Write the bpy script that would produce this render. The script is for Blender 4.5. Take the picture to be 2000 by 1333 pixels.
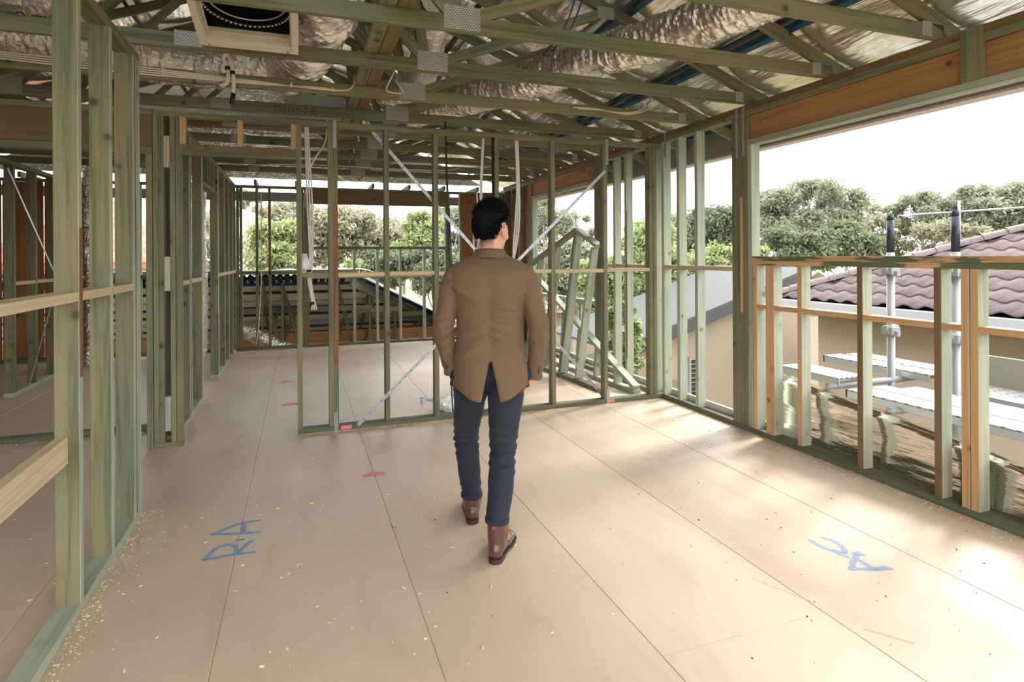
import bpy, bmesh, math, random
import numpy as np
from mathutils import Vector, Matrix, noise as mnoise

for _o in list(bpy.data.objects):
    bpy.data.objects.remove(_o, do_unlink=True)
SC = bpy.context.scene
COL = SC.collection
R = math.radians

# ------------------------------------------------------------------ camera
YAW, ROLL, CAM_H = .344, -.006, 1.49
_f = Vector((math.sin(YAW), math.cos(YAW), 0))
_r0 = Vector((math.cos(YAW), -math.sin(YAW), 0)); _u0 = Vector((0, 0, 1))
_r = _r0 * math.cos(ROLL) + _u0 * math.sin(ROLL)
_u = -_r0 * math.sin(ROLL) + _u0 * math.cos(ROLL)
cd = bpy.data.cameras.new('camera'); cam = bpy.data.objects.new('camera', cd); COL.objects.link(cam)
cd.sensor_width = 36; cd.lens = 36 * 1160 / 2000; cd.shift_y = -(666.5 - 500) / 2000
cd.clip_start = .05; cd.clip_end = 500
cam.matrix_world = Matrix(((_r.x, _u.x, -_f.x, 0), (_r.y, _u.y, -_f.y, 0), (_r.z, _u.z, -_f.z, CAM_H), (0, 0, 0, 1)))
SC.camera = cam

# ------------------------------------------------------------------ sky, sun, exposure
w = bpy.data.worlds.new('overcast'); SC.world = w; w.use_nodes = True
bg = w.node_tree.nodes['Background']
bg.inputs[0].default_value = (.96, .98, 1.0, 1); bg.inputs[1].default_value = 3.9
sd = bpy.data.lights.new('hazy_sun', 'SUN'); sun = bpy.data.objects.new('hazy_sun', sd); COL.objects.link(sun)
sd.energy = 4.6; sd.angle = R(15); sd.color = (1, .985, .965)
# light travels along -Z of the lamp: from +X (street side), a little from +Y, high
_ld = Vector((-1.0, -.32, -.86)).normalized()
sun.rotation_euler = _ld.to_track_quat('-Z', 'Y').to_euler(); sun.location = (20, 8, 18)
vs = SC.view_settings
vs.view_transform = 'Standard'; vs.look = 'None'; vs.gamma = 1; vs.use_curve_mapping = False
vs.exposure = .3
SC.cycles.max_bounces = 8; SC.cycles.diffuse_bounces = 5; SC.cycles.glossy_bounces = 4
SC.cycles.transparent_max_bounces = 12

# ------------------------------------------------------------------ materials
def srgb(r, g, b):
    f = lambda c: (c / 255 / 12.92) if c / 255 <= .04045 else ((c / 255 + .055) / 1.055) ** 2.4
    return (f(r), f(g), f(b), 1)
class NT:
    def __init__(s, name):
        s.m = bpy.data.materials.new(name); s.m.use_nodes = True
        s.t = s.m.node_tree; s.n = s.t.nodes; s.b = s.n['Principled BSDF']; s.out = s.n['Material Output']
    def new(s, typ, **kw):
        n = s.n.new(typ)
        for k, v in kw.items():
            if k.startswith('_'): n.inputs[k[1:]].default_value = v
            else: setattr(n, k, v)
        return n
    def l(s, a, b): s.t.links.new(a, b)
    def math(s, op, a, b=None, c=None, clamp=False):
        n = s.n.new('ShaderNodeMath'); n.operation = op; n.use_clamp = clamp
        for i, v in enumerate((a, b, c)):
            if v is None: continue
            if hasattr(v, 'is_linked'): s.l(v, n.inputs[i])
            else: n.inputs[i].default_value = v
        return n.outputs[0]
    def vmath(s, op, a, b):
        n = s.n.new('ShaderNodeVectorMath'); n.operation = op
        for i, v in enumerate((a, b)):
            if hasattr(v, 'is_linked'): s.l(v, n.inputs[i])
            else: n.inputs[i].default_value = v
        return n.outputs[0]
    def mix(s, fac, a, b, mode='MIX'):
        n = s.n.new('ShaderNodeMix'); n.data_type = 'RGBA'; n.blend_type = mode
        for i, v in ((0, fac), (6, a), (7, b)):
            if hasattr(v, 'is_linked'): s.l(v, n.inputs[i])
            else: n.inputs[i].default_value = v
        return n.outputs[2]
    def noise(s, vec, scale, detail=3, rough=.55, dist=0):
        n = s.new('ShaderNodeTexNoise', _Scale=scale, _Detail=detail, _Roughness=rough, _Distortion=dist)
        if vec is not None: s.l(vec, n.inputs['Vector'])
        return n.outputs[0]
    def ramp(s, fac, *stops):
        n = s.n.new('ShaderNodeValToRGB'); e = n.color_ramp.elements
        while len(e) < len(stops): e.new(.5)
        for i, (p, c) in enumerate(stops):
            e[i].position = p; e[i].color = c if len(c) == 4 else (*c, 1)
        s.l(fac, n.inputs[0]); return n.outputs[0]
    def step(s, fac, lo, hi):
        n = s.n.new('ShaderNodeMapRange'); n.clamp = True
        s.l(fac, n.inputs[0]); n.inputs[1].default_value = lo; n.inputs[2].default_value = hi
        return n.outputs[0]
    def bump(s, h, strength=.3, dist=.01):
        n = s.new('ShaderNodeBump', _Strength=strength, _Distance=dist); s.l(h, n.inputs['Height'])
        s.l(n.outputs[0], s.b.inputs['Normal']); return n
    def objco(s, scale=(1, 1, 1), rnd=23.):
        tc = s.n.new('ShaderNodeTexCoord'); oi = s.n.new('ShaderNodeObjectInfo')
        o = s.math('MULTIPLY', oi.outputs['Random'], rnd)
        v = s.vmath('ADD', tc.outputs['Object'], o)
        return s.vmath('MULTIPLY', v, scale), oi.outputs['Random']
    def pos(s, scale=(1, 1, 1)):
        g = s.n.new('ShaderNodeNewGeometry'); return s.vmath('MULTIPLY', g.outputs['Position'], scale)
    def set(s, **kw):
        for k, v in kw.items():
            i = s.b.inputs[k.replace('_', ' ')]
            if hasattr(v, 'is_linked'): s.l(v, i)
            else: i.default_value = v
        return s.m
def flat(name, col, rough=.6, metal=0, **kw):
    m = NT(name); return m.set(Base_Color=col, Roughness=rough, Metallic=metal, **kw)

def wood(name, a, b, c, knot, patch=None, var=.25, tint=None):
    """sawn pine: long grain streaks along local X, knots, stain blotches; patch = second colour that covers irregular areas"""
    m = NT(name)
    g, rnd = m.objco((1.1, 30, 30)); l, _ = m.objco((.9, 5, 5)); k, _ = m.objco((1, 1, 1), 41.)
    grain = m.noise(g, 1, 5, .65, .6); blot = m.noise(l, 1.4, 3, .55); fine = m.noise(m.vmath('MULTIPLY', g, (1, 3.5, 3.5)), 1, 2, .6)
    col = m.mix(m.step(blot, .35, .68), a, b)
    if tint: col = m.mix(m.math('MULTIPLY', m.step(m.noise(m.vmath('ADD', l, (5.2, 3, 1)), 1.1, 3, .6), .52, .68), .55), col, tint)
    col = m.mix(m.math('MULTIPLY', m.step(grain, .46, .64), .72), col, c)
    col = m.mix(m.math('MULTIPLY', m.step(fine, .55, .75), .3), col, c)
    vo = m.new('ShaderNodeTexVoronoi', _Scale=6.5); m.l(k, vo.inputs['Vector'])
    sp = m.n.new('ShaderNodeSeparateColor'); m.l(vo.outputs['Color'], sp.inputs[0])
    kn = m.math('MULTIPLY', m.math('SUBTRACT', 1, m.step(vo.outputs['Distance'], .08, .17)), m.step(sp.outputs[0], .6, .62))
    col = m.mix(m.math('MULTIPLY', kn, .9), col, knot)
    halo = m.math('MULTIPLY', m.math('SUBTRACT', 1, m.step(vo.outputs['Distance'], .15, .33)), m.step(sp.outputs[0], .6, .62))
    col = m.mix(m.math('MULTIPLY', halo, .35), col, c)
    if patch:
        p, _ = m.objco((1.1, 6, 6), 11.)
        col = m.mix(m.step(m.noise(p, 1.3, 4, .6), .53, .56), col, patch)
    hv = m.new('ShaderNodeHueSaturation'); m.l(col, hv.inputs['Color'])
    m.l(m.math('ADD', m.math('MULTIPLY', rnd, var), 1 - var / 2), hv.inputs['Value'])
    m.bump(grain, .18, .004)
    return m.set(Base_Color=hv.outputs[0], Roughness=.72)
GREEN = wood('treated_pine', srgb(122, 123, 96), srgb(136, 124, 92), srgb(80, 82, 58), srgb(46, 32, 22), tint=srgb(94, 112, 96))
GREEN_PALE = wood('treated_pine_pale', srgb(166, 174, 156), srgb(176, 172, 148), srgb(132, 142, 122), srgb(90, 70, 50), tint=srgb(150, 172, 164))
GREEN_DARK = wood('treated_pine_damp', srgb(92, 100, 80), srgb(108, 102, 78), srgb(64, 72, 58), srgb(40, 32, 24))
BROWN = wood('weathered_pine', srgb(128, 100, 68), srgb(116, 106, 74), srgb(104, 78, 50), srgb(60, 40, 26))
RAW = wood('raw_pine', srgb(206, 168, 124), srgb(200, 160, 114), srgb(178, 136, 92), srgb(110, 66, 36), var=.15)
RAWPATCH = wood('raw_pine_patched', srgb(206, 168, 124), srgb(200, 160, 114), srgb(178, 136, 92), srgb(110, 66, 36), patch=srgb(96, 104, 76), var=.12)
BATTEN_W = wood('noggin_pine', srgb(206, 186, 150), srgb(196, 182, 144), srgb(170, 154, 116), srgb(110, 80, 50), var=.12)
RUST = wood('red_stained_pine', srgb(128, 84, 54), srgb(140, 96, 62), srgb(96, 58, 36), srgb(50, 32, 22))
LVL = wood('orange_lvl', srgb(172, 124, 80), srgb(182, 137, 93), srgb(142, 98, 60), srgb(78, 44, 24), var=.1)
PLY = wood('orange_ply', srgb(150, 104, 62), srgb(140, 94, 54), srgb(104, 68, 38), srgb(70, 40, 22), var=.2)

def foil(name, col, rough, bs, scale, strength, stretch=(1, 1, 1), detail=5):
    m = NT(name); v, _ = m.objco(stretch)
    n = m.noise(v, scale, detail, .62, 1.6)
    vo = m.new('ShaderNodeTexVoronoi', _Scale=scale * 1.7); vo.feature = 'F1'
    m.l(m.vmath('ADD', v, m.vmath('MULTIPLY', m.new('ShaderNodeTexNoise', _Scale=scale * .8).outputs['Color'], (.3, .3, .3))), vo.inputs['Vector'])
    h = m.math('ADD', n, m.math('MULTIPLY', vo.outputs['Distance'], .7))
    m.bump(h, strength, bs)
    return m.set(Base_Color=col, Metallic=1., Roughness=rough)
FOIL = foil('duct_foil', srgb(240, 236, 230), .14, .006, 40, .35)
def wrap_foil():
    m = NT('sarking_foil'); v, _ = m.objco((1, 1, 1))
    h = m.noise(m.vmath('MULTIPLY', v, (1, 2.2, 20)), 1.4, 3, .5, .6); m.bump(h, .24, .03)
    return m.set(Base_Color=srgb(246, 242, 236), Metallic=1., Roughness=.13)
FOIL_WRAP = wrap_foil()
def roof_foil():
    m = NT('roof_blanket_foil'); v, _ = m.objco((1, 1, 1))
    st = m.vmath('MULTIPLY', v, (9, .8, 9))
    h = m.math('ADD', m.math('MULTIPLY', m.noise(st, 1.5, 3, .5), 1.0), m.math('MULTIPLY', m.noise(v, 2.6, 3, .5), 1.3))
    m.bump(h, .5, .035)
    return m.set(Base_Color=srgb(246, 243, 238), Metallic=.9, Roughness=.24)
ROOF_FOIL = roof_foil()
GALV = flat('galvanised_steel', srgb(186, 188, 190), .42, .85)
def nailplate():
    m = NT('toothed_nail_plate'); tc = m.n.new('ShaderNodeTexCoord')
    sx = m.n.new('ShaderNodeSeparateXYZ'); m.l(tc.outputs['Object'], sx.inputs[0])
    yz = m.math('ADD', sx.outputs[1], sx.outputs[2]); row = m.math('MULTIPLY', yz, 95); rid = m.math('FLOOR', row)
    u = m.math('ABSOLUTE', m.math('SUBTRACT', m.math('FRACT', m.math('ADD', m.math('MULTIPLY', sx.outputs[0], 62), m.math('MULTIPLY', rid, .5))), .5))
    v = m.math('ABSOLUTE', m.math('SUBTRACT', m.math('FRACT', row), .5))
    slot = m.math('MULTIPLY', m.math('LESS_THAN', u, .3), m.math('LESS_THAN', v, .22))
    m.bump(m.math('SUBTRACT', 1, slot), .6, .003)
    return m.set(Base_Color=m.mix(slot, srgb(180, 178, 174), srgb(52, 48, 44)), Metallic=.1, Roughness=.4)
NAILPLATE = nailplate()
BLUE_STEEL = flat('blue_steel', srgb(22, 78, 112), .35, .3)
DARK_STEEL = flat('dark_steel', srgb(48, 52, 54), .4, .5)
WHITE_CABLE = flat('white_cable_sheath', srgb(226, 216, 204), .5)
BLACK_CABLE = flat('black_cable_sheath', srgb(24, 24, 26), .45)
BLUE_CABLE = flat('blue_cable_sheath', srgb(36, 66, 128), .45)
BLACK = flat('black_plastic', srgb(18, 17, 17), .5)
WHITE_METAL = flat('white_enamel', srgb(216, 206, 192), .45)
GREY_FASCIA = flat('grey_fascia', srgb(136, 132, 130), .5)

def floor_mat():
    m = NT('particleboard'); p = m.pos()
    oi = m.n.new('ShaderNodeObjectInfo')
    spk = m.noise(p, 170, 2, .7); blo = m.noise(p, 1.1, 4, .6); dirt = m.noise(m.vmath('MULTIPLY', p, (3.2, .8, 1)), 1.6, 5, .62, .5)
    col = m.mix(m.step(blo, .35, .7), srgb(198, 178, 154), srgb(206, 188, 166))
    col = m.mix(m.math('MULTIPLY', m.step(spk, .45, .75), .28), col, srgb(174, 147, 119))
    col = m.mix(m.math('MULTIPLY', m.step(dirt, .55, .78), .42), col, srgb(164, 135, 107))
    # walked-in dirt band beside one joint, with its own ragged outline
    sx = m.n.new('ShaderNodeSeparateXYZ'); m.l(p, sx.inputs[0])
    band = m.math('SUBTRACT', 1, m.step(m.math('ABSOLUTE', m.math('SUBTRACT', sx.outputs[0], 2.1)), .02, .14))
    band = m.math('MULTIPLY', band, m.step(m.noise(p, 2.5, 4, .6), .35, .7))
    col = m.mix(m.math('MULTIPLY', band, .4), col, srgb(172, 134, 102))
    for (sc, lo, hi, c, a) in ((3.1, .66, .76, (150, 128, 106), .35), (42, .72, .76, (120, 96, 78), .6)):
        col = m.mix(m.math('MULTIPLY', m.step(m.noise(m.vmath('ADD', p, (7.3, 1.2, 0)), sc, 4, .6), lo, hi), a), col, srgb(*c))
    hv = m.new('ShaderNodeHueSaturation'); m.l(col, hv.inputs['Color'])
    m.l(m.math('ADD', m.math('MULTIPLY', oi.outputs['Random'], .05), .975), hv.inputs['Value'])
    m.bump(spk, .05, .002)
    return m.set(Base_Color=hv.outputs[0], Roughness=m.math('ADD', m.math('MULTIPLY', dirt, .25), .36), Specular_IOR_Level=.45)
FLOOR = floor_mat()

# ------------------------------------------------------------------ object helpers
def mesh_obj(name, me, mat, parent=None, mw=None):
    o = bpy.data.objects.new(name, me)
    if mat and not me.materials: me.materials.append(mat)
    COL.objects.link(o)
    if mw is not None: place(o, mw, parent)
    elif parent: place(o, Matrix.Identity(4), parent)
    return o
def base_of(o): return o.matrix_basis if o.parent is None else base_of(o.parent) @ o.matrix_basis
def place(o, mw, parent=None):
    if parent:
        o.parent = parent; o.matrix_basis = base_of(parent).inverted() @ mw
    else: o.matrix_basis = mw
def thing(name, label, cat, loc=(0, 0, 0), group=None, rz=0):
    o = bpy.data.objects.new(name, None); COL.objects.link(o); o.empty_display_size = .1
    o.matrix_basis = Matrix.Translation(loc) @ Matrix.Rotation(rz, 4, 'Z')
    o['label'] = label; o['category'] = cat
    if group: o['group'] = group
    return o
def tag(o, label, cat, group=None):
    o['label'] = label; o['category'] = cat
    if group: o['group'] = group
    return o
def struct(name, label=None, loc=(0, 0, 0)):
    o = bpy.data.objects.new(name, None); COL.objects.link(o); o.empty_display_size = .1
    o.matrix_basis = Matrix.Translation(loc); o['kind'] = 'structure'
    if label: o['label'] = label
    return o
_cache = {}
def beam_mesh(L, a, b, mat, ch=.0025):
    """chamfered stick: length L on X, a on Y, b on Z; shared between equal sticks"""
    key = (round(L, 3), round(a, 4), round(b, 4), mat.name if mat else '', ch)
    if key in _cache: return _cache[key]
    c = min(ch, a / 4, b / 4); y, z = a / 2, b / 2
    sec = [(-y + c, -z), (y - c, -z), (y, -z + c), (y, z - c), (y - c, z), (-y + c, z), (-y, z - c), (-y, -z + c)]
    v = [(-L / 2, *s) for s in sec] + [(L / 2, *s) for s in sec]
    f = [tuple(range(7, -1, -1)), tuple(range(8, 16))] + [(i, (i + 1) % 8, 8 + (i + 1) % 8, 8 + i) for i in range(8)]
    me = bpy.data.meshes.new('stick'); me.from_pydata(v, [], f); me.update()
    if mat: me.materials.append(mat)
    _cache[key] = me; return me
def bx(name, x0, x1, y0, y1, z0, z1, mat, parent=None, axis=None):
    d = (abs(x1 - x0), abs(y1 - y0), abs(z1 - z0)); c = Vector(((x0 + x1) / 2, (y0 + y1) / 2, (z0 + z1) / 2))
    ax = axis if axis is not None else max(range(3), key=lambda i: d[i])
    if ax == 0: rot, s = Matrix.Identity(4), (d[0], d[1], d[2])
    elif ax == 1: rot, s = Matrix(((0, -1, 0, 0), (1, 0, 0, 0), (0, 0, 1, 0), (0, 0, 0, 1))), (d[1], d[0], d[2])
    else: rot, s = Matrix(((0, 0, -1, 0), (0, 1, 0, 0), (1, 0, 0, 0), (0, 0, 0, 1))), (d[2], d[1], d[0])
    me = beam_mesh(s[0], s[1], s[2], mat)
    return mesh_obj(name, me, mat, parent, Matrix.Translation(c) @ rot)
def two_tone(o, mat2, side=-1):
    """second timber tone on the -X (side < 0) edge of an upright; the +X edge gets painted window light"""
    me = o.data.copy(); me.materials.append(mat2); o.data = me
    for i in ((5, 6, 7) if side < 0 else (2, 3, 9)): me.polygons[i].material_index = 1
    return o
def stick(name, p, q, a, b, mat, parent=None, side=None):
    """stick from p to q; b is measured along `side` (defaults to up), a across"""
    p, q = Vector(p), Vector(q); x = (q - p).normalized(); s = Vector(side or (0, 0, 1))
    y = s.cross(x)
    if y.length < 1e-4: y = Vector((0, 1, 0)).cross(x)
    y.normalize(); z = x.cross(y)
    M = Matrix(((x.x, y.x, z.x, 0), (x.y, y.y, z.y, 0), (x.z, y.z, z.z, 0), (0, 0, 0, 1)))
    me = beam_mesh((q - p).length, a, b, mat)
    return mesh_obj(name, me, mat, parent, Matrix.Translation((p + q) / 2) @ M)
def pydata(name, v, f, mat, parent=None, mw=None, smooth=False, kind=None):
    me = bpy.data.meshes.new(name); me.from_pydata([tuple(p) for p in v], [], f); me.update()
    if smooth:
        me.polygons.foreach_set('use_smooth', [True] * len(me.polygons))
    o = mesh_obj(name, me, mat, parent, mw)
    if kind: o['kind'] = kind
    return o
def spline(pts, n=12):
    P = [Vector(p) for p in pts]; P = [2 * P[0] - P[1]] + P + [2 * P[-1] - P[-2]]; out = []
    for i in range(1, len(P) - 2):
        a, b, c, d = P[i - 1:i + 3]
        for k in range(n):
            t = k / n
            out.append(.5 * ((2 * b) + (c - a) * t + (2 * a - 5 * b + 4 * c - d) * t * t + (3 * b - a - 3 * c + d) * t ** 3))
    out.append(P[-2]); return out
def tube_data(path, rad, seg=10, fn=None, cap=True):
    path = [Vector(p) for p in path]; n = len(path); v, f = [], []
    t0 = (path[1] - path[0]).normalized(); up = Vector((0, 0, 1)) if abs(t0.z) < .9 else Vector((1, 0, 0))
    y = up.cross(t0).normalized()
    for i, p in enumerate(path):
        t = (path[min(i + 1, n - 1)] - path[max(i - 1, 0)]).normalized()
        y = (y - t * y.dot(t)).normalized(); z = t.cross(y)
        rr = rad[i] if isinstance(rad, (list, tuple)) else rad
        for k in range(seg):
            a = 2 * math.pi * k / seg; r = rr * (fn(i, a, p) if fn else 1)
            v.append(p + (y * math.cos(a) + z * math.sin(a)) * r)
    for i in range(n - 1):
        for k in range(seg):
            k2 = (k + 1) % seg
            f.append((i * seg + k, i * seg + k2, (i + 1) * seg + k2, (i + 1) * seg + k))
    if cap:
        f.append(tuple(range(seg - 1, -1, -1))); f.append(tuple(range((n - 1) * seg, n * seg)))
    return v, f
def tube(name, pts, rad, mat, parent=None, n=8, seg=8, fn=None, smooth=True, raw=False):
    v, f = tube_data(pts if raw else spline(pts, n), rad, seg, fn)
    return pydata(name, v, f, mat, parent, smooth=smooth)
random.seed(7)
# ================================================================== STRUCTURE
# ---- floor: particleboard sheets
fl = struct('floor', 'bare particleboard sheet flooring with sawdust and spray paint marks')
cols = [-5.02, -4.235, -3.45, -2.665, -1.88, -1.095, -.31, .475, 1.26, 2.045, 2.83, 3.64]
joint = {5: 4.1, 6: 2.6, 7: 3.01, 8: 1.888, 9: 3.6, 10: 1.9, 4: 2.9, 3: 4.4}
for i in range(len(cols) - 1):
    j = joint.get(i, 3.3 + .7 * (i % 3)); ys = sorted({-1.0, 10.47, *[j + 2.75 * k for k in range(-2, 4) if -.6 < j + 2.75 * k < 10.2]})
    for a, b in zip(ys, ys[1:]):
        bx('sheet', cols[i] + .0005, cols[i + 1] - .0005, a + .0005, b - .0005, -.022, 0, FLOOR, fl, axis=1)
bx('subfloor', -5.02, 3.64, -1, 10.47, -.26, -.0225, BROWN, fl, axis=1)

# ---- right wall
wr = struct('wall_right', 'open timber stud wall with long window opening', (3.6, 4, 0))
X0, X1 = 3.55, 3.64
for a, b in ((-1, 1.2), (1.2, 5.6), (5.6, 10.38)): bx('bottom_plate', X0, X1, a, b, 0, .045, GREEN_DARK if b < 5.7 else GREEN, wr)
for k, z in enumerate((2.66, 2.706)):
    for a, b in ((-1, 2.0 + k), (2.0 + k, 6.1 + k * .5), (6.1 + k * .5, 10.38)): bx('top_plate', X0 + .001 * k, X1, a, b, z, z + .045, BROWN if k else GREEN, wr)
for y in (3.985, 4.033, 4.081, 4.129, 4.177):
    t = 2.405 if y < 4 else 2.66
    bx('stud', X0, X1, y, y + .046, .045, t, GREEN_PALE if y < 4 else GREEN, wr)
bx('stud', X0 - .004, X0 + .001, 4.09, 4.12, 1.0, 1.98, RAW, wr)
for a, b in ((-1, .6), (.6, 4.028)): bx('lintel', 3.575, 3.635, a, b, 2.457, 2.658, LVL, wr)
bx('lintel_plate', X0, X1, -1, 4.028, 2.406, 2.455, GREEN_PALE, wr)
for y in (2.2, .7): bx('lintel_block', X0 - .012, X0 + .02, y, y + .115, 2.455, 2.75, GREEN, wr)
for k, (z, mm) in enumerate(((1.4, RAWPATCH), (1.4375, RAWPATCH))):
    for a, b in ((-1, 1.0 + k * .7), (1.0 + k * .7, 3.983)): bx('rail', X0 - .002 * k, X1 + .004, a, b, z, z + .036, mm, wr)
lows = [(3.932, RAW), (3.79, RAW), (3.745, RAW), (3.467, RAW), (2.955, BROWN), (2.437, BROWN), (2.283, RAW), (2.234, RAW), (1.93, BROWN), (1.42, RAW), (.9, RAW), (.4, RAW), (-.1, RAW)]
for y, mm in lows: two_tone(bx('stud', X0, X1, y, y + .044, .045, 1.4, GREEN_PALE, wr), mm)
ys = sorted(y for y, _ in lows)
for a, b in zip(ys, ys[1:]):
    if b - a > .1: bx('noggin', X0, X1, a + .044, b, 1.043, 1.08, RAW, wr)
for y in (4.7, 4.985, 5.25, 5.4, 6.0, 6.26, 6.6, 6.648, 6.696, 6.744): bx('stud', X0, X1, y, y + .046, .045, 2.66, GREEN_PALE if y < 6.5 else GREEN, wr)
bx('stud', X0 - .003, X0 + .001, 5.985, 6.0, .3, 2.0, RUST, wr)
for a, b in ((4.225, 4.7), (4.746, 4.985), (5.031, 5.25), (5.446, 6.0), (6.046, 6.26), (6.306, 6.6)): bx('noggin', X0, X1, a, b, 1.345, 1.385, BATTEN_W, wr)
bx('lintel', 3.575, 3.635, 6.79, 9.02, 2.457, 2.658, LVL, wr)
bx('lintel_plate', X0, X1, 6.79, 8.96, 2.406, 2.455, GREEN_PALE, wr)
for y in (8.91, 8.958, 9.006, 9.054, 9.5, 9.9, 10.3): bx('stud', X0, X1, y, y + .046, .045, 2.405 if y < 8.95 else 2.66, GREEN_PALE if y < 8.95 else GREEN, wr)
bx('rail', X0, X1, 6.79, 8.91, .86, .905, GREEN_PALE, wr)
for y in (7.2, 7.7, 8.2, 8.6): bx('stud', X0, X1, y, y + .045, .045, .86, GREEN_PALE, wr)
bx('bracing_sheet', X1, X1 + .008, 9.1, 10.48, .0, 2.66, PLY, wr)
bx('flashing', X1 + .004, X1 + .03, 3.6, 8.9, -.12, .1, flat('pale_flashing', srgb(214, 206, 194), .5), wr)
for y, z0 in ((4.06, 2.32), (4.14, 2.32), (5.2, 2.5)): bx('tie_strap', X0 - .003, X0, y, y + .034, z0, 2.74, NAILPLATE, wr)
bx('bearer', X0 - .05, X1, -1, 10.47, -.26, -.001, GREEN_DARK, wr)

# ---- partition across the room
wp = struct('wall_partition', 'open stud partition with crossed metal strap bracing', (1.7, 5.34, 0))
Y0, Y1 = 5.30, 5.385
bx('bottom_plate', -.02, 3.55, Y0, Y1, 0, .042, GREEN_DARK, wp)
bx('top_plate', -1.07, 1.3, Y0, Y1, 2.605, 2.648, GREEN, wp); bx('top_plate', 1.3, 3.55, Y0, Y1, 2.605, 2.648, GREEN, wp)
ps = [(-.02, GREEN), (.234, GREEN), (.272, GREEN), (.708, GREEN), (1.15, GREEN), (1.732, GREEN), (2.305, GREEN), (2.876, GREEN), (3.41, GREEN), (3.456, GREEN)]
for x, mm in ps: bx('stud', x, x + .042, Y0, Y1, .042, 2.605, mm, wp)
bx('stud_facing', .274, .312, Y0 - .006, Y0 + .001, .56, 1.95, RUST, wp)
xs = [p[0] for p in ps]
for i, (a, b) in enumerate(zip(xs, xs[1:])):
    if b - a > .1: bx('noggin', a + .042, b, Y0, Y1, 1.318 + (i % 2) * .004, 1.354 + (i % 2) * .004, GREEN if i < 1 else BATTEN_W, wp)
def strap(p, q, wd, parent):
    o = stick('brace_strap', p, q, .0025, wd, STRAP, parent, side=(0.0, 0, 1)); return o
def strap_mat():
    m = NT('punched_strap'); tc = m.n.new('ShaderNodeTexCoord'); s = m.n.new('ShaderNodeSeparateXYZ'); m.l(tc.outputs['Object'], s.inputs[0])
    u = m.math('SUBTRACT', m.math('FRACT', m.math('MULTIPLY', s.outputs[0], 14)), .5)
    r = m.math('SQRT', m.math('ADD', m.math('POWER', m.math('MULTIPLY', u, .0714), 2), m.math('POWER', s.outputs[2], 2)))
    col = m.mix(m.step(r, .004, .0055), srgb(50, 50, 50), srgb(176, 178, 178))
    return m.set(Base_Color=col, Metallic=.7, Roughness=.4)
STRAP = strap_mat()
strap((.62, Y1 + .004, 2.6), (2.93, Y1 + .004, .03), .03, wp)
strap((2.9, Y0 - .004, 2.34), (.47, Y0 - .004, .03), .03, wp)
bx('tie_strap', .274, .308, Y0 - .009, Y0 - .006, .0, .16, NAILPLATE, wp)
bx('tie_strap', .274, .308, Y0 - .009, Y0 - .006, 2.42, 2.66, NAILPLATE, wp)
bx('tie_strap', 2.9, 2.935, Y0 - .004, Y0, 2.4, 2.66, NAILPLATE, wp); bx('tie_strap', 2.9, 2.935, Y0 - .004, Y0, .0, .13, GALV, wp)
# doorway head and its jamb post
bx('header', -.885, -.02, Y0, Y1, 2.348, 2.392, BROWN, wp); bx('header', -.885, -.02, Y0 + .002, Y1 - .002, 2.31, 2.348, GREEN, wp)
for x, mm in ((-.885, RAW), (-.47, RAW), (-.062, RAW)): bx('cripple_stud', x, x + .04, Y0, Y1, 2.392, 2.605, mm, wp)
bx('bottom_plate', -1.072, -.876, Y0, Y1, 0, .042, GREEN, wp)
for x in (-1.072, -1.034, -.955, -.915): bx('stud', x, x + .037, Y0, Y1, .042, 2.605, GREEN, wp)
for a, b in ((.13, .4), (1.23, 1.5), (2.2, 2.45)): bx('packing_block', -.997, -.956, Y0 + .001, Y1, a, b, GREEN_PALE, wp)
bx('packing_block', -.975, -.957, Y0 - .0005, Y1, 2.24, 2.45, RAW, wp)

# ---- near wall on the left with door beside it
wl = struct('wall_left', 'timber stud wall beside the near doorway', (-.9, 3, 0))
LX0, LX1 = -.96, -.87
bx('bottom_plate', LX0, LX1, -.88, 3.985, 0, .042, GREEN_PALE, wl)
bx('top_plate', LX0, LX1, -.88, 3.985, 2.63, 2.672, GREEN, wl)
for y, mm in ((2.956, GREEN), (3.405, GREEN), (3.83, GREEN), (3.9, GREEN), (3.942, GREEN), (2.0, GREEN), (1.2, GREEN)): two_tone(bx('stud', LX0, LX1, y, y + .043, .042, 2.63, mm, wl), GREEN_PALE, 1)  # paler +X edges paint window light onto the studs
bx('stud_facing', LX1 - .001, LX1 + .003, 2.962, 2.995, .99, 1.62, RUST, wl)
for a, b in ((2.043, 2.956), (2.999, 3.405), (3.448, 3.83)): bx('noggin', LX0, LX1, a, b, 1.31, 1.35, BATTEN_W, wl)
bx('low_rail', -.957, -.912, -.85, 2.957, .632, .745, BATTEN_W, wl)

# ---- corridor wall
wc = struct('wall_corridor', 'receding timber stud wall with a door opening', (-1, 8, 0))
CX0, CX1 = -1.035, -.945
bx('bottom_plate', CX0, CX1, 5.39, 6.93, 0, .042, GREEN_PALE, wc); bx('bottom_plate', CX0, CX1, 8.14, 10.38, 0, .042, GREEN_PALE, wc)
bx('top_plate', CX0, CX1, 5.39, 10.38, 2.607, 2.65, GREEN, wc)
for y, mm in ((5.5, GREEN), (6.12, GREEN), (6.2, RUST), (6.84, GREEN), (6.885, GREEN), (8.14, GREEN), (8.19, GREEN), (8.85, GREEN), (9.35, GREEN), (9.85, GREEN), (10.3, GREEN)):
    two_tone(bx('stud', CX0, CX1, y, y + .043, .042, 2.607, mm, wc), GREEN_PALE, 1)  # window light on the +X edges is put in as a paler colour
for a, b in ((5.543, 6.12), (6.243, 6.84), (8.233, 8.85), (8.893, 9.35), (9.393, 9.85), (9.893, 10.3)): bx('noggin', CX0, CX1, a, b, 1.25, 1.29, BATTEN_W, wc)
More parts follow.
